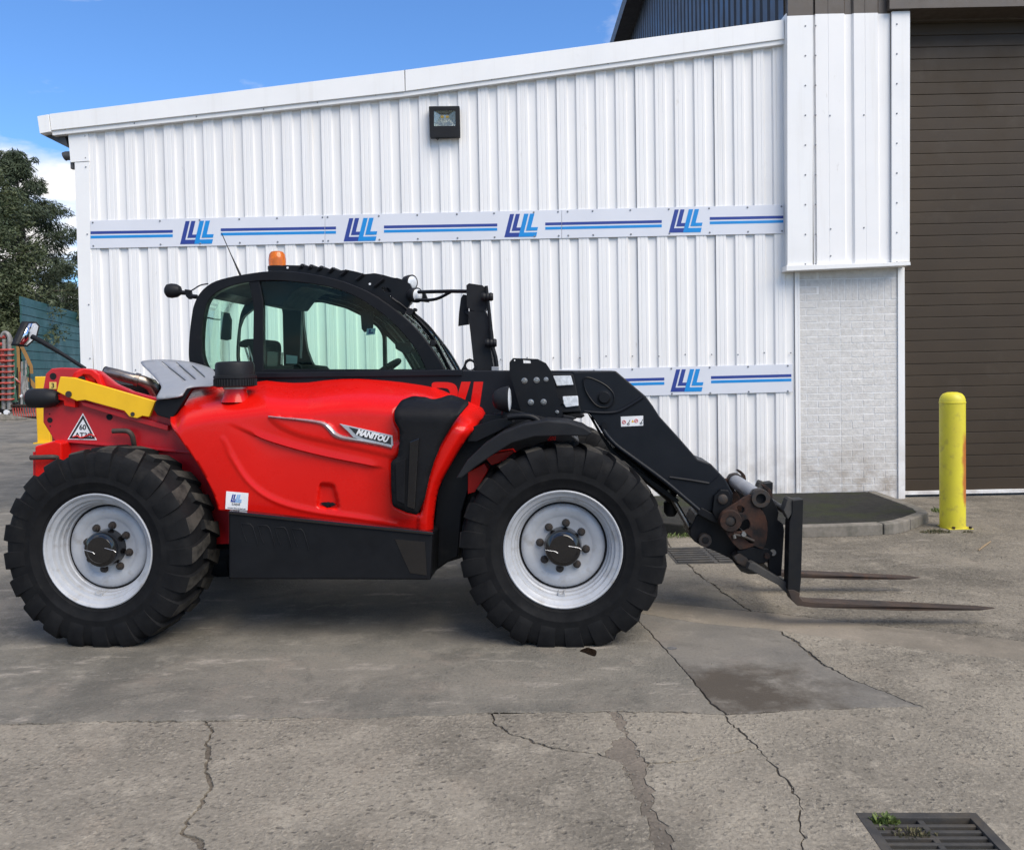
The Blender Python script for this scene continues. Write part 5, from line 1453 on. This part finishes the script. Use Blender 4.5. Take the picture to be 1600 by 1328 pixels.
for x, y in ((981.5, 660), (1001.5, 659)):
    tube('machine_mark', [V(x - 2, y + 2.5, vp_), V(x + .5, y + 1.5, vp_), V(x + 2, y - 2, vp_), V(x + 3, y - 4, vp_)], .0022, INK, T, 5)
    tube('machine_mark', [V(a, b, vp_) for a, b in circ(x + .5, y + 2.5, 1.5, 8)], .002, INK, T, 5, closed=True)
tube('lubrication_pipe', [V(*p) for p in ((940, 665, .69), (946, 677, .68), (962, 695, .68), (990, 716, .68), (1040, 753, .68), (1092, 797, .68))], .016, BOOMB, T, 10, curve=3)
lathe('pipe_end', [(0, -.012), (.022, -.012), (.022, .012)], tuple(V(944.5, 665, .68)), (0, 1, 0), BLACK, T, 12)
tube('nose_rib', [V(1046, 745.5, .70), V(1078, 750, .697), V(1108, 755, .70)], .010, BOOMB, T, 8)
tube('nose_rib', [V(1108, 755, .70), V(1122, 743, .698)], .005, BOOMB, T, 6)
tube('crowd_cylinder', [V(958, 700, .86), V(1052, 778, .86)], .046, BLACK, T, 20)
tube('cylinder_rod', [V(1043, 765, .83), V(1080, 829, .83)], .020, STEEL, T, 14)
tube('hydraulic_hose', [V(*p) for p in ((960, 703, .80), (975, 722, .76), (990, 737, .76), (1003, 741, .78), (1015, 748, .8))], .011, BLACKM, T, 8, curve=4)
P('valve_block', [(1012, 745), (1022, 752), (1020, 757), (1013, 755)], .78, .08, BLACK)
lathe('breather', [(0, 0), (.03, 0), (.05, .03), (.05, .10), (.03, .12), (0, .12)], tuple(V(1048, 806, .95)), (0, 0, 1), BLACKM, T, 14)
# carriage
P('lower_link', [(1078, 828), (1088, 805), (1100, 798), (1130, 800), (1160, 830), (1200, 860), (1196, 880), (1160, 888), (1140, 872), (1115, 860), (1096, 853), (1085, 846), (1078, 838)], .74, .34, BLACK, bev=.006)
lathe('link_pin', [(0, -.03), (.022, -.03), (.026, -.034), (.044, -.032), (.046, -.01), (.046, .04)], tuple(V(1101, 843, .72)), (0, 1, 0), NUT, T, 20)
lathe('link_bore', [(0, -.036), (.020, -.036), (.024, -.034)], tuple(V(1101, 843, .72)), (0, 1, 0), VOID, T, 20)
P('pivot_ear', [(1113, 800), (1116, 775), (1126, 765), (1138, 766), (1142, 775), (1140, 795), (1120, 812)], .66, .06, BLACK, bev=.005)
lathe('ear_pin', [(0, -.016), (.028, -.016), (.034, -.012), (.036, .0)], tuple(V(1129, 780, .66)), (0, 1, 0), NUT, T, 20)
P('ear_flange', [(1090, 797), (1096, 793), (1128, 810), (1130, 822), (1112, 815), (1090, 803)], .67, .05, BLACK, bev=.004)
HITCH = spline([(1125, 808), (1129, 799), (1150, 786), (1170, 773), (1177, 777), (1181, 788), (1192, 799), (1199, 816), (1198.5, 840), (1192, 858), (1178, 853), (1156, 859), (1138, 838), (1126, 821)], 2)
hol = [spline([(1151, 793), (1157, 790), (1163, 794), (1162, 800), (1156, 802)], 2), spline([(1160, 815), (1168, 811), (1172, 818), (1170, 826), (1158, 831), (1148, 829), (1152, 824)], 2), spline([(1156, 834), (1166, 833), (1178, 846), (1174, 850), (1164, 843)], 2)]
for d_, nm in ((0, 'near'), (.86, 'far')):
    P('hitch_plate', HITCH, .585, .028, RUST, holes=hol if d_ == 0 else (), bev=.003) if d_ == 0 else prism('hitch_plate', VP(HITCH, .585), 1.44, 1.468, RUST, T, bev=.003)
    carr = VP([(1172, 772), (1177, 765), (1188, 762.5), (1199, 768), (1206, 778), (1213, 790), (1217, 801), (1215, 812), (1224, 819), (1225.5, 830), (1221, 900), (1201.5, 900), (1201, 876), (1188, 881.5), (1174, 872), (1152, 862), (1180, 850), (1196, 840), (1199, 816), (1190, 797)], .62)
    prism('carriage_plate', carr, .62 + d_ - (.0 if d_ == 0 else .02), .66 + d_ - (.0 if d_ == 0 else .02), BLACK, T, bev=.005)
    horn = VP(spline([(1189.5, 757.5), (1194, 757), (1200, 761), (1206, 768), (1207, 778), (1202, 776), (1199, 767), (1195, 763)], 2), .63)
    prism('hitch_horn', horn, .625 + d_, .66 + d_, RUST, T, bev=.003)
    c_ = V(1187.5, 778, .60)
    lathe('hitch_eye', [(.034, -.03), (.060, -.03), (.064, -.022), (.064, .03)], (c_.x, .60 + d_, c_.z), (0, 1, 0), NUT, T, 28)
    lathe('eye_bore', [(0, .0), (.034, .0), (.036, -.03)], (c_.x, .60 + d_, c_.z), (0, 1, 0), VOID, T, 24)
tube('cross_tube', [(c_.x, .63, c_.z), (c_.x, 1.47, c_.z)], .052, GREY, T, 20)
lathe('hitch_boss', [(.036, -.03), (.070, -.03), (.076, -.02), (.076, .02)], tuple(V(1140.5, 813, .585)), (0, 1, 0), RUST, T, 28)
lathe('hitch_pin', [(0, -.020), (.030, -.020), (.036, -.016), (.038, .0)], tuple(V(1140.5, 813, .585)), (0, 1, 0), NUT, T, 24)
tube('locking_bar', [V(1147, 835, .57), V(1162, 838, .565), V(1178, 845, .57)], .010, NUT, T, 8)
lathe('locking_knob', [(0, -.02), (.016, -.02), (.018, .0)], tuple(V(1161.5, 834, .57)), (0, 1, 0), STEEL, T, 12)
tube('locking_lug', [V(1147, 835, .57), V(1148, 841, .57)], .012, STEEL, T, 8)
P('lower_jaw', [(1150, 862), (1176, 855), (1200, 857), (1208, 864), (1204, 874), (1196, 879), (1187, 881), (1172, 876)], .60, .06, BLACK, bev=.005)
lathe('jaw_pin', [(0, -.02), (.018, -.02), (.020, .0)], tuple(V(1198, 868, .60)), (0, 1, 0), RUST, T, 16)
lathe('jaw_washer', [(0, -.004), (.022, -.004), (.022, .004)], tuple(V(1207.5, 863, .61)), (0, 1, 0), STEEL, T, 16)
P('link_bracket', [(1146, 870), (1156, 863), (1166, 866), (1171, 880), (1164, 886), (1152, 880)], .60, .10, NUT, bev=.006)
P('carriage_skid', [(1152, 884), (1166, 886), (1184, 897), (1170, 897), (1158, 893)], .70, .2, IRON, bev=.004)
# fork frame: rails, uprights, forks
def cu(px, py, v=.45): q = V(px, py, v); return (q.x, q.z)
rail = VP([(1172, 880), (1178, 879), (1236, 914), (1240, 924), (1229, 927), (1216, 914), (1168, 888)], .47)
prism('carriage_rail', rail, .47, .56, IRON, T, bev=.005)
prism('carriage_rail', VP([(1226, 912), (1240, 918), (1240, 930), (1228, 926)], .53), .53, 1.6, IRON, T, bev=.005)
trq = V(1243, 808.5, .47)
tube('top_rail', [(trq.x, .47, trq.z), (trq.x, 1.52, trq.z)], .024, BLACK, T, 14)
lathe('link_bolt', [(0, -.03), (.014, -.03), (.016, -.018), (.034, -.018), (.036, .02)], tuple(V(1244.5, 809, .49)), (0, 1, 0), NUT, T, 18)
fork_side = [(1231, 921), (1240, 921), (1250, 926), (1249.5, 932), (1254, 938.5), (1268, 940.5), (1421, 947), (1535, 951.5), (1561, 953.3), (1535, 955.5), (1420, 954.5), (1268, 949), (1246, 946), (1237, 938)]
fs = VP(fork_side, .42)
for i, v0 in enumerate((.42, 1.25)):
    xh = V(1250, 930, .42).x
    fs_ = fs if i == 0 else [(a if a < xh else xh + (a - xh) * .885, b) for a, b in fs]
    o = prism('fork', fs_, v0, v0 + .115, FORK, T, bev=.004)
    sk = VP([(1231, 921.5), (1233.5, 816), (1238, 801), (1238, 782), (1255.5, 780), (1252, 905), (1249.8, 926.5), (1240, 921.5)], .42)
    prism('fork_shank', sk, v0 + .001, v0 + .114, SHANK, o, bev=.004)
    head = VP([(1225, 798), (1231, 781), (1234, 778), (1241, 780), (1240, 800), (1232, 812)], .42)
    prism('fork_hook', head, v0 + .01, v0 + .105, IRON, o, bev=.004)
    # worn tips taper in plan
    for vtx in o.data.vertices:
        x1_ = max(p[0] for p in fs_); x0_ = V(1421, 947, .42).x
        if vtx.co.x > x0_ + .05:
            t_ = max(0, min(1, (vtx.co.x - x0_) / (x1_ - x0_))); w_ = .0575 * (1 - .72 * t_ ** 2.2)
            vtx.co.y = v0 + .0575 + (w_ if vtx.co.y > v0 + .0575 else -w_)

# ---------------------------------------------------------------- front mudguard, lamps, plate
FEND = [(712.5, 747.5), (730, 719), (755, 695), (785, 675.5), (820, 662.5), (855, 657.5), (888, 660), (913, 667.5), (924, 675), (925.5, 677), (918, 681.5), (880, 681), (835, 682.5), (800, 692.5), (768, 712), (742.5, 730), (721, 747)]
P('mudguard', FEND, .02, .42, BLACKM, bev=.010)
P('mudguard_stay', [(735, 668), (775, 655), (800, 652), (800, 662), (775, 676), (745, 690), (730, 690)], .30, .20, BLACK)
prism('mudguard', VP(FEND, .02), 1.90, 2.32, BLACKM, T, bev=.01)
tube('stay_tube', [V(*p) for p in ((793, 652, .25), (815, 650, .25), (832, 652, .25), (842, 659, .25), (846, 668, .25))], .022, BLACK, T, 10, curve=3)
P('stay_plate', [(757, 648), (795, 648), (803, 660), (790, 668), (760, 670), (752, 660)], .34, .15, BLACK)
hl = V(786, 624, .34); kh = (V(787, 624, .34) - hl).length
lathe('headlamp', [(0, -16 * kh), (8 * kh, -15.5 * kh), (14 * kh, -12 * kh), (18 * kh, -4 * kh), (20 * kh, 5 * kh), (20.5 * kh, 9 * kh), (19 * kh, 10.5 * kh)], tuple(hl), (1, -.07, 0), BLACKM, T, 28)
lathe('headlamp_lens', [(19 * kh, 9.5 * kh), (16 * kh, 11 * kh), (9 * kh, 12 * kh), (0, 12.3 * kh)], tuple(hl), (1, -.07, 0), LENS, T, 24)
tube('headlamp_stem', [V(789, 640, .34), V(789, 655, .34)], .022, BLACK, T, 8)
P('lamp_bracket', fillet([(796, 566), (801.5, 559.5), (840, 561), (853, 567.5), (862, 581), (881, 653), (881.5, 659.5), (820, 655.5), (815, 647), (796, 582)], .02), .60, .018, BLACK, holes=[[(817.5, 562.8), (828.5, 563.8), (829.5, 567.6), (818, 567.6)], circ(804, 563, 1.2, 8)], bev=.003)
for (x, y, r) in ((819.5, 595, .014), (838.5, 594, .014), (853.3, 593, .011), (829.5, 628.5, .014), (849.5, 628, .014), (870.5, 644, .009)):
    lathe('bracket_bolt', [(0, -.012), (r * .8, -.012), (r, -.005), (r * 1.5, -.004), (r * 1.5, .002)], tuple(V(x, y, .60)), (0, 1, 0), STEEL, T, 12)
P('lamp_body', [(858, 583), (896, 585), (908, 643), (876, 645), (866, 622)], .66, .08, BLACKM, bev=.006)
P('lamp_lens', [(864, 587.5), (892, 587), (896, 601.5), (870, 603)], .645, .03, LENS, bev=.004)
P('lamp_lens', [(879, 619.5), (903, 618.5), (904, 634), (884, 636.5), (880, 630)], .645, .03, LENS, bev=.004)
lathe('lamp_knob', [(0, -.02), (.018, -.02), (.024, -.006), (.024, .01)], tuple(V(876, 627.5, .655)), (0, 1, 0), BLACK, T, 14)
prism('far_mudguard_tip', VP([(880, 649), (893, 650.5), (901, 654), (893, 657.5), (880, 659)], .55), .55, .75, BLACKM, T, bev=.004)
# lifting eye
lw = [(719.5, 578.5), (724, 572), (727, 563), (734, 560), (741, 563.5), (744, 571), (744, 578.5)]
P('lifting_eye', lw, .80, .03, BLACK, holes=[circ(734.5, 571.3, 6.6, 18)], bev=.003)

# ---------------------------------------------------------------- cab
CV0, CV1 = 1.22, 2.26
OUT = spline([(301, 583), (295.5, 565), (294.5, 546), (296, 520), (299.5, 492), (303, 476), (312.5, 457.5), (330, 442.5), (355, 434), (390, 427.5), (420, 424), (455, 424.3), (492.5, 429.5), (530, 438), (555, 447), (575, 456), (595, 468), (620, 486), (645, 508), (670, 538), (687, 564), (697, 583)], 3, closed=False)
INN = spline([(327, 581), (319, 566), (315, 546), (316, 512), (319.5, 488), (325.5, 470), (340, 456), (365, 446), (392.5, 440.5), (420, 438.5), (455, 440), (492, 444.5), (530, 453), (562.5, 467.5), (592.5, 487), (615, 506), (640, 533), (655, 555), (668, 583)], 3, closed=False)
out2 = VP(OUT, CV0); inn2 = VP(INN, CV0)
cab = prism('cab', out2, CV0, CV0 + .075, BLACK, T, holes=[inn2], bev=.012)
# keep the inner edge clear of the sill: rail along the bottom
def C(name, pts, v, th, m, **k): return vplate(name, pts, v, th, m, cab, **k)
C('sill', [(297, 577), (700, 577), (700, 600), (297, 600)], CV0 + .01, .07, BLACK)
C('door_post', [(388, 438), (405, 438), (411, 470), (411.5, 584), (394.5, 584), (396, 480)], CV0 + .008, .06, BLACK, bev=.006)
prism('near_glass', inn2, CV0 + .028, CV0 + .032, GLASS, cab)
holes_far = [spline([(321, 487), (331, 484), (344, 486.5), (354, 492), (355, 530), (353, 578), (331, 578), (320, 566), (318, 530)], 2),
             fillet([(373, 512), (379, 496), (392, 485), (410, 474), (437, 469), (441.5, 488), (443.5, 582), (374, 583), (371, 555)], 4, 2),
             fillet([(472, 473), (500, 472), (540, 482), (570, 496.5), (591, 513), (597.5, 525), (598.5, 580.5), (506, 582), (488, 569), (479, 545), (474, 510)], 5, 2),
             fillet([(602.5, 524), (625, 545.5), (646, 581), (603.5, 581)], 2, 2)]
# far frame: same outline as the near one, openings of its own
fo = [p for p in out2]
xm, xM = min(p[0] for p in fo), max(p[0] for p in fo)
far = prism('far_frame', fo, CV1 - .06, CV1, BLACK, cab, holes=[VP(h, CV1 - .06) for h in holes_far])
prism('far_glass', fillet([(p[0] * 1.0, p[1] - .02) for p in fo], .01), CV1 - .024, CV1 - .020, GLASS, cab)
# windscreen sliver between near pillar and far frame is glazed by the front screen; roof skin, rear corner
def skin(name, i0, i1, m, th, inset=0.0):
    v = []; f = []
    ids = list(range(i0, i1 + 1))
    for i in ids:
        v += [(out2[i][0], CV0 + .03, out2[i][1] - inset), (out2[i][0], CV1 - .03, out2[i][1] - inset)]
    for k in range(len(ids) - 1): f.append((2 * k, 2 * k + 1, 2 * k + 3, 2 * k + 2))
    o = obj(name, v, f, m, cab, smooth=True, fix=False)
    s = o.modifiers.new('t', 'SOLIDIFY'); s.thickness = th; s.offset = 0
    return o
n_ = len(out2)
ir0 = min(range(n_), key=lambda i: abs(OUT[i][0] - 312) + abs(OUT[i][1] - 457)); ir1 = min(range(n_), key=lambda i: abs(OUT[i][0] - 590) + abs(OUT[i][1] - 465))
skin('roof_panel', ir0, ir1, BLACK, .03, .02)
skin('windscreen', ir1, n_ - 1, GLASS, .004, .012)
skin('rear_screen', 0, ir0, GLASS, .004, .0)
# headliner and inner roof box
C('headliner', [(335, 455), (392, 443), (400, 470), (405, 476), (440, 478), (455, 458), (470, 448), (500, 452), (500, 444), (455, 437), (400, 438), (350, 446)], CV0 + .12, .70, SEAT, bev=.01)
box('cab_lower', (V(312, 600, CV0).x, CV0 + .02, .75), (V(690, 600, CV0).x, CV1 - .02, V(500, 584, CV0).z), BLACK, cab, .01)
tube('door_frame_tube', [V(x, y, CV1 - .09) for x, y in ((470, 480), (470, 472), (480, 466), (500, 466), (540, 475), (572, 489), (598, 509), (624, 538), (645, 570), (650, 584))], .022, BLACK, cab, 8, curve=3)
tube('door_frame_tube', [V(x, y, CV1 - .30) for x, y in ((515, 464), (550, 473), (580, 488), (607, 508), (634, 540), (655, 575))], .012, BLACK, cab, 8, curve=3)
C('front_pillar_clip', [(617, 537), (627, 535), (641, 536), (646, 545), (640, 553), (630, 552), (618, 545)], CV0 + .35, .05, BLACK)
C('sun_visor', fillet([(563, 486), (583, 486), (582, 512), (578, 517), (569, 519), (565, 514)], .01), 1.8, .03, BLACKM)
C('window_sticker', [(573.5, 513.5), (587, 513), (585.5, 522.5), (572, 524)], 1.78, .004, mat('pale_window_sticker', (.45, .62, .72), .5), bev=0)
C('window_sticker_print', [(577, 514.5), (580, 514.3), (579, 519), (583, 518.6), (582.6, 521), (575.5, 521.5)], 1.777, .002, DBLUE, bev=0)
C('side_mirror_inside', fillet([(345, 487), (356, 489), (360, 500), (359, 530), (352, 532), (344, 530)], .02), 2.12, .04, BLACKM)
tube('mirror_stem', [V(322, 496, 2.15), V(336, 499, 2.15), V(350, 500, 2.15)], .008, BLACK, cab, 6)
C('seat_back', spline([(372, 537), (380, 531), (392, 529.5), (408, 531), (414, 540), (414, 566), (420, 584), (392, 584), (388, 545), (376, 543)], 3), 1.60, .42, SEAT, bev=.03)
for a, b in (((383, 543), (393, 575)), ((388, 541), (400, 580))): tube('seat_frame', [V(*a, 1.58), V(*b, 1.58)], .008, STEEL, cab, 6)
C('monitor', fillet([(418, 549), (439, 550.5), (438, 582), (416, 582)], .012), 1.55, .06, GLOSSB)
C('console', [(408, 576), (418, 572), (470, 570), (490, 572), (500, 584), (406, 586)], 1.45, .4, SEAT, bev=.01)
C('notice', [(447, 554.5), (464.5, 556.5), (464, 568.5), (447, 568)], 2.05, .004, mat('green_white_notice', (.55, .68, .60), .6), bev=0)
tube('dial', [V(x, y, 1.45) for x, y in circ(464.5, 576.5, 6.8, 18)], .010, BLACKM, cab, 6, closed=True)
tube('grab_rail', [V(x, y, CV1 - .14) for x, y in ((464, 478), (467, 470), (472, 470), (472, 500), (470, 560))], .010, GALV, cab, 6, curve=3)
# steering wheel: a tilted ring seen nearly edge on
sc0 = V(607.5, 574, 1.72); sx_ = (V(623, 563.5, 1.72) - V(592, 584, 1.72)); rS = sx_.length / 2; sx_.normalize()
tube('steering_wheel', [sc0 + sx_ * math.cos(w) * rS + Vector((0, 1, 0)) * math.sin(w) * rS for w in [i * math.pi / 12 for i in range(24)]], .022, BLACKM, cab, 8, closed=True)
tube('steering_column', [sc0, sc0 + Vector((.10, 0, -.30))], .035, BLACKM, cab, 10)
C('dash', [(630, 579), (645, 577), (660, 578), (672, 586), (625, 586)], 1.5, .6, BLACKM)

# roof furniture
GV = 1.40
P('roof_guard', [(420, 423), (421, 416.5), (448, 414.5), (472, 415), (500, 417.5), (530, 423), (541, 421.5), (556, 424.5), (570, 428.5), (586, 427), (600, 430), (612, 433.5), (626, 436), (640, 443), (648, 462), (640, 476), (632, 492), (612, 480), (597, 472), (565, 455), (530, 442), (492, 433), (455, 428)], GV, .05, BLACK, holes=[spline([(596, 450), (604, 449), (611, 453), (610, 457), (601, 455)], 2), circ(609, 462.5, 1.4, 8), circ(600, 455.5, 1.0, 8)] , bev=.004)
prism('roof_guard', VP([(420, 423), (421, 416.5), (448, 414.5), (500, 417.5), (556, 424.5), (600, 430), (640, 443), (648, 462), (608, 458), (560, 440), (492, 426)], GV), 2.12, 2.16, BLACK, T, bev=.004)
for (x, y, l) in ((470, 416.5, 5), (484, 417.5, 5), (499, 419.5, 7), (517, 422, 9), (537, 426, 11), (562, 432.5, 13), (592, 441, 17)):
    a = V(x - l * .45, y + l * .42, GV - .012); b = V(x + l * .45, y - l * .30, GV - .012)
    tube('guard_slat', [a, b], .013, BLACK, T, 6)
    tube('guard_bar', [V(x + l * .4, y - 1, GV + .04), (V(x + l * .4, y - 1, GV).x, 2.13, V(x + l * .4, y - 1, GV).z)], .018, BLACK, T, 6)
for (x, y) in ((449.5, 418.5), (578, 444)): lathe('guard_rivet', [(0, -.004), (.009, -.004), (.009, .002)], tuple(V(x, y, GV)), (0, 1, 0), WHITE, T, 10)
P('lamp_bracket_arm', spline([(607, 436), (620, 434), (632, 440), (636, 452), (636, 472), (622, 474), (616, 464), (606, 456), (602, 446)], 2), GV + .02, .28, BLACK, bev=.02)
for (x, y, v) in ((640, 441.5, 1.52), (648, 461.5, 1.36)):
    q = V(x, y, v); k_ = (V(x + 1, y, v) - q).length
    ax = (.80, -.60, -.05)
    lathe('work_lamp', [(0, -15 * k_), (6 * k_, -14 * k_), (10 * k_, -8 * k_), (11.6 * k_, 0), (11.8 * k_, 6 * k_), (10 * k_, 7 * k_)], tuple(q), ax, BLACKM, T, 24)
    lathe('work_lamp_lens', [(10.2 * k_, 6 * k_), (8 * k_, 7.6 * k_), (0, 8.6 * k_)], tuple(q), ax, LENS, T, 20)
# beacon and aerial
bq_ = V(433.5, 418.5, 1.72); kb = (V(434.5, 418.5, 1.72) - bq_).length
lathe('beacon_base', [(13.5 * kb, -8 * kb), (14.5 * kb, -2 * kb), (14.5 * kb, 2 * kb), (0, 2 * kb)], tuple(bq_), (0, 0, 1), BLACKM, T, 24)
bea = lathe('beacon', [(13 * kb, 2 * kb), (13.2 * kb, 12 * kb), (12 * kb, 20 * kb), (9 * kb, 24 * kb), (4 * kb, 25.3 * kb), (0, 25.5 * kb)], tuple(bq_), (0, 0, 1), AMBER, T, 28)
lathe('bulb_core', [(0, 2 * kb), (5 * kb, 2 * kb), (5 * kb, 12 * kb), (2 * kb, 15 * kb), (0, 15.5 * kb)], tuple(bq_), (0, 0, 1), SILVER, bea, 12)
tube('aerial', [V(375.5, 430, 1.6), V(361, 398, 1.6), V(346, 364, 1.6)], [.010, .0042, .0032], BLACK, T, 6)
# rear work lamp
wl = V(271, 454.5, 1.34); kw = (V(272, 454.5, 1.34) - wl).length
lathe('rear_work_lamp', [(0, -12.5 * kw), (6 * kw, -12.2 * kw), (10 * kw, -9 * kw), (11.2 * kw, -3 * kw), (10.2 * kw, 5 * kw), (7 * kw, 10.5 * kw), (0, 11.5 * kw)], tuple(wl), (1, 0, .0), BLACKM, T, 24)
tube('lamp_stem', [V(280, 457, 1.34), V(292, 458, 1.34), V(297, 463, 1.34), V(308, 464, 1.34)], .018, BLACK, T, 8)
P('lamp_clip', [(288, 452), (297, 453), (299, 466), (295, 468), (290, 463)], 1.32, .04, BLACK)
tube('lamp_wire', [V(*p) for p in ((294, 457, 1.32), (303, 452, 1.32), (313, 446, 1.32), (325, 443.5, 1.30))], .0055, BLACKM, T, 6, curve=4)
# far rear mirror on its long arm
tube('mirror_arm', [V(133, 576, 1.0), V(100, 555, 1.0), V(66, 534.5, 1.0), V(50, 526, 1.0)], [.014, .014, .020, .020], BLACK, T, 10)
mvf = lambda x, y: .93 + (x - 26) / 205 * 1.55
shell('tail_mirror', [(26.5, 540), (43.5, 502.5), (57, 503), (62.5, 509.5), (57.5, 529), (42.5, 542)], mvf, BLACKM, T, step=6, th=.05)
shell('tail_mirror_glass', [(30, 537.5), (45.5, 505.5), (56, 505.5), (60, 510), (55.5, 527.5), (41.5, 539.5)], lambda x, y: mvf(x, y) - .012, MIRROR, T, step=30, th=.003, dens=40)
# front mirror stack with its hoop
MVv = .98
tube('mirror_hoop', [V(654, 456.5, 1.30), V(680, 455.8, 1.15), V(705, 455.3, 1.05), V(730, 455.5, MVv + .05)], .014, BLACK, T, 8)
tube('mirror_hoop', [V(650, 469, 1.30), V(672, 468.8, 1.2), V(684, 466.5, 1.15), V(694, 462, 1.1), V(703, 457, 1.06)], .012, BLACK, T, 8, curve=3)
P('mirror_housing', fillet([(728.5, 446), (733, 442.8), (754, 446), (760.5, 452), (760.5, 482), (755, 488.5), (737, 485), (729.5, 480)], .025), MVv, .12, BLACKM, bev=.018)
P('mirror_housing', fillet([(731, 486.5), (758, 486), (763, 496), (766, 540), (771.5, 578), (767, 586.5), (748, 585), (741, 578), (736, 530)], .025), MVv, .12, BLACKM, bev=.018)
P('mirror_neck', [(733, 478), (757, 480), (760, 498), (734, 498)], MVv + .02, .08, BLACKM, bev=.006)
P('mirror_back', fillet([(716, 509.5), (717, 490), (720, 466), (724, 460), (731, 462), (732.5, 507)], .02), MVv + .10, .03, BLACKM, bev=.008)
tube('mirror_hinge', [V(727, 486, MVv + .09), V(733, 492, MVv + .02)], .012, BLACK, T, 8)
tube('mirror_pole', [V(*p) for p in ((759.5, 447, MVv - .03), (763.5, 480, MVv - .03), (767, 513, MVv - .03))], .013, BLACK, T, 8)
tube('mirror_pole', [V(*p) for p in ((766, 511, MVv - .03), (768, 525, MVv - .03), (769, 540, MVv - .03), (774, 558, MVv - .03), (776, 573, MVv - .03))], .016, BLACK, T, 8, curve=2)
for (x, y) in ((763, 464), (768.5, 536)):
    for dx in (-7, -1, 4):
        lathe('pole_clamp', [(0, -.018), (.026, -.016), (.032, 0), (.026, .016), (0, .018)], tuple(V(x + dx, y, MVv - .035)), (1, 0, 0), BLACKM, T, 12)
P('pole_foot', [(768, 573), (779, 573), (779, 591), (768, 591)], MVv - .05, .05, GREY, bev=.003)
# hoses and washer pipes along the windscreen
for pts, r_ in ((((640, 485), (650, 492), (668, 508), (684, 528), (700, 556), (713, 578)), .009), (((612, 466), (640, 488), (665, 516), (685, 545), (701, 578)), .012), (((645, 484), (660, 505), (676, 520), (680, 534)), .005), (((622, 472), (655, 500), (680, 532), (697, 565), (705, 580)), .007), (((630, 478), (668, 515), (690, 550), (706, 582)), .006)):
    tube('wiper_pipe', [V(x, y, 1.30 + i * .02) for i, (x, y) in enumerate(pts)], r_, BLACKM, T, 6, curve=3)
for (x, y, s) in ((640, 487, 6), (676, 536, 5), (689, 538, 2.2), (648, 484, 3)):
    P('pipe_clip', circ(x, y, s, 7), 1.27, .05, BLACKM, bev=.003)
bpy.context.view_layer.update()
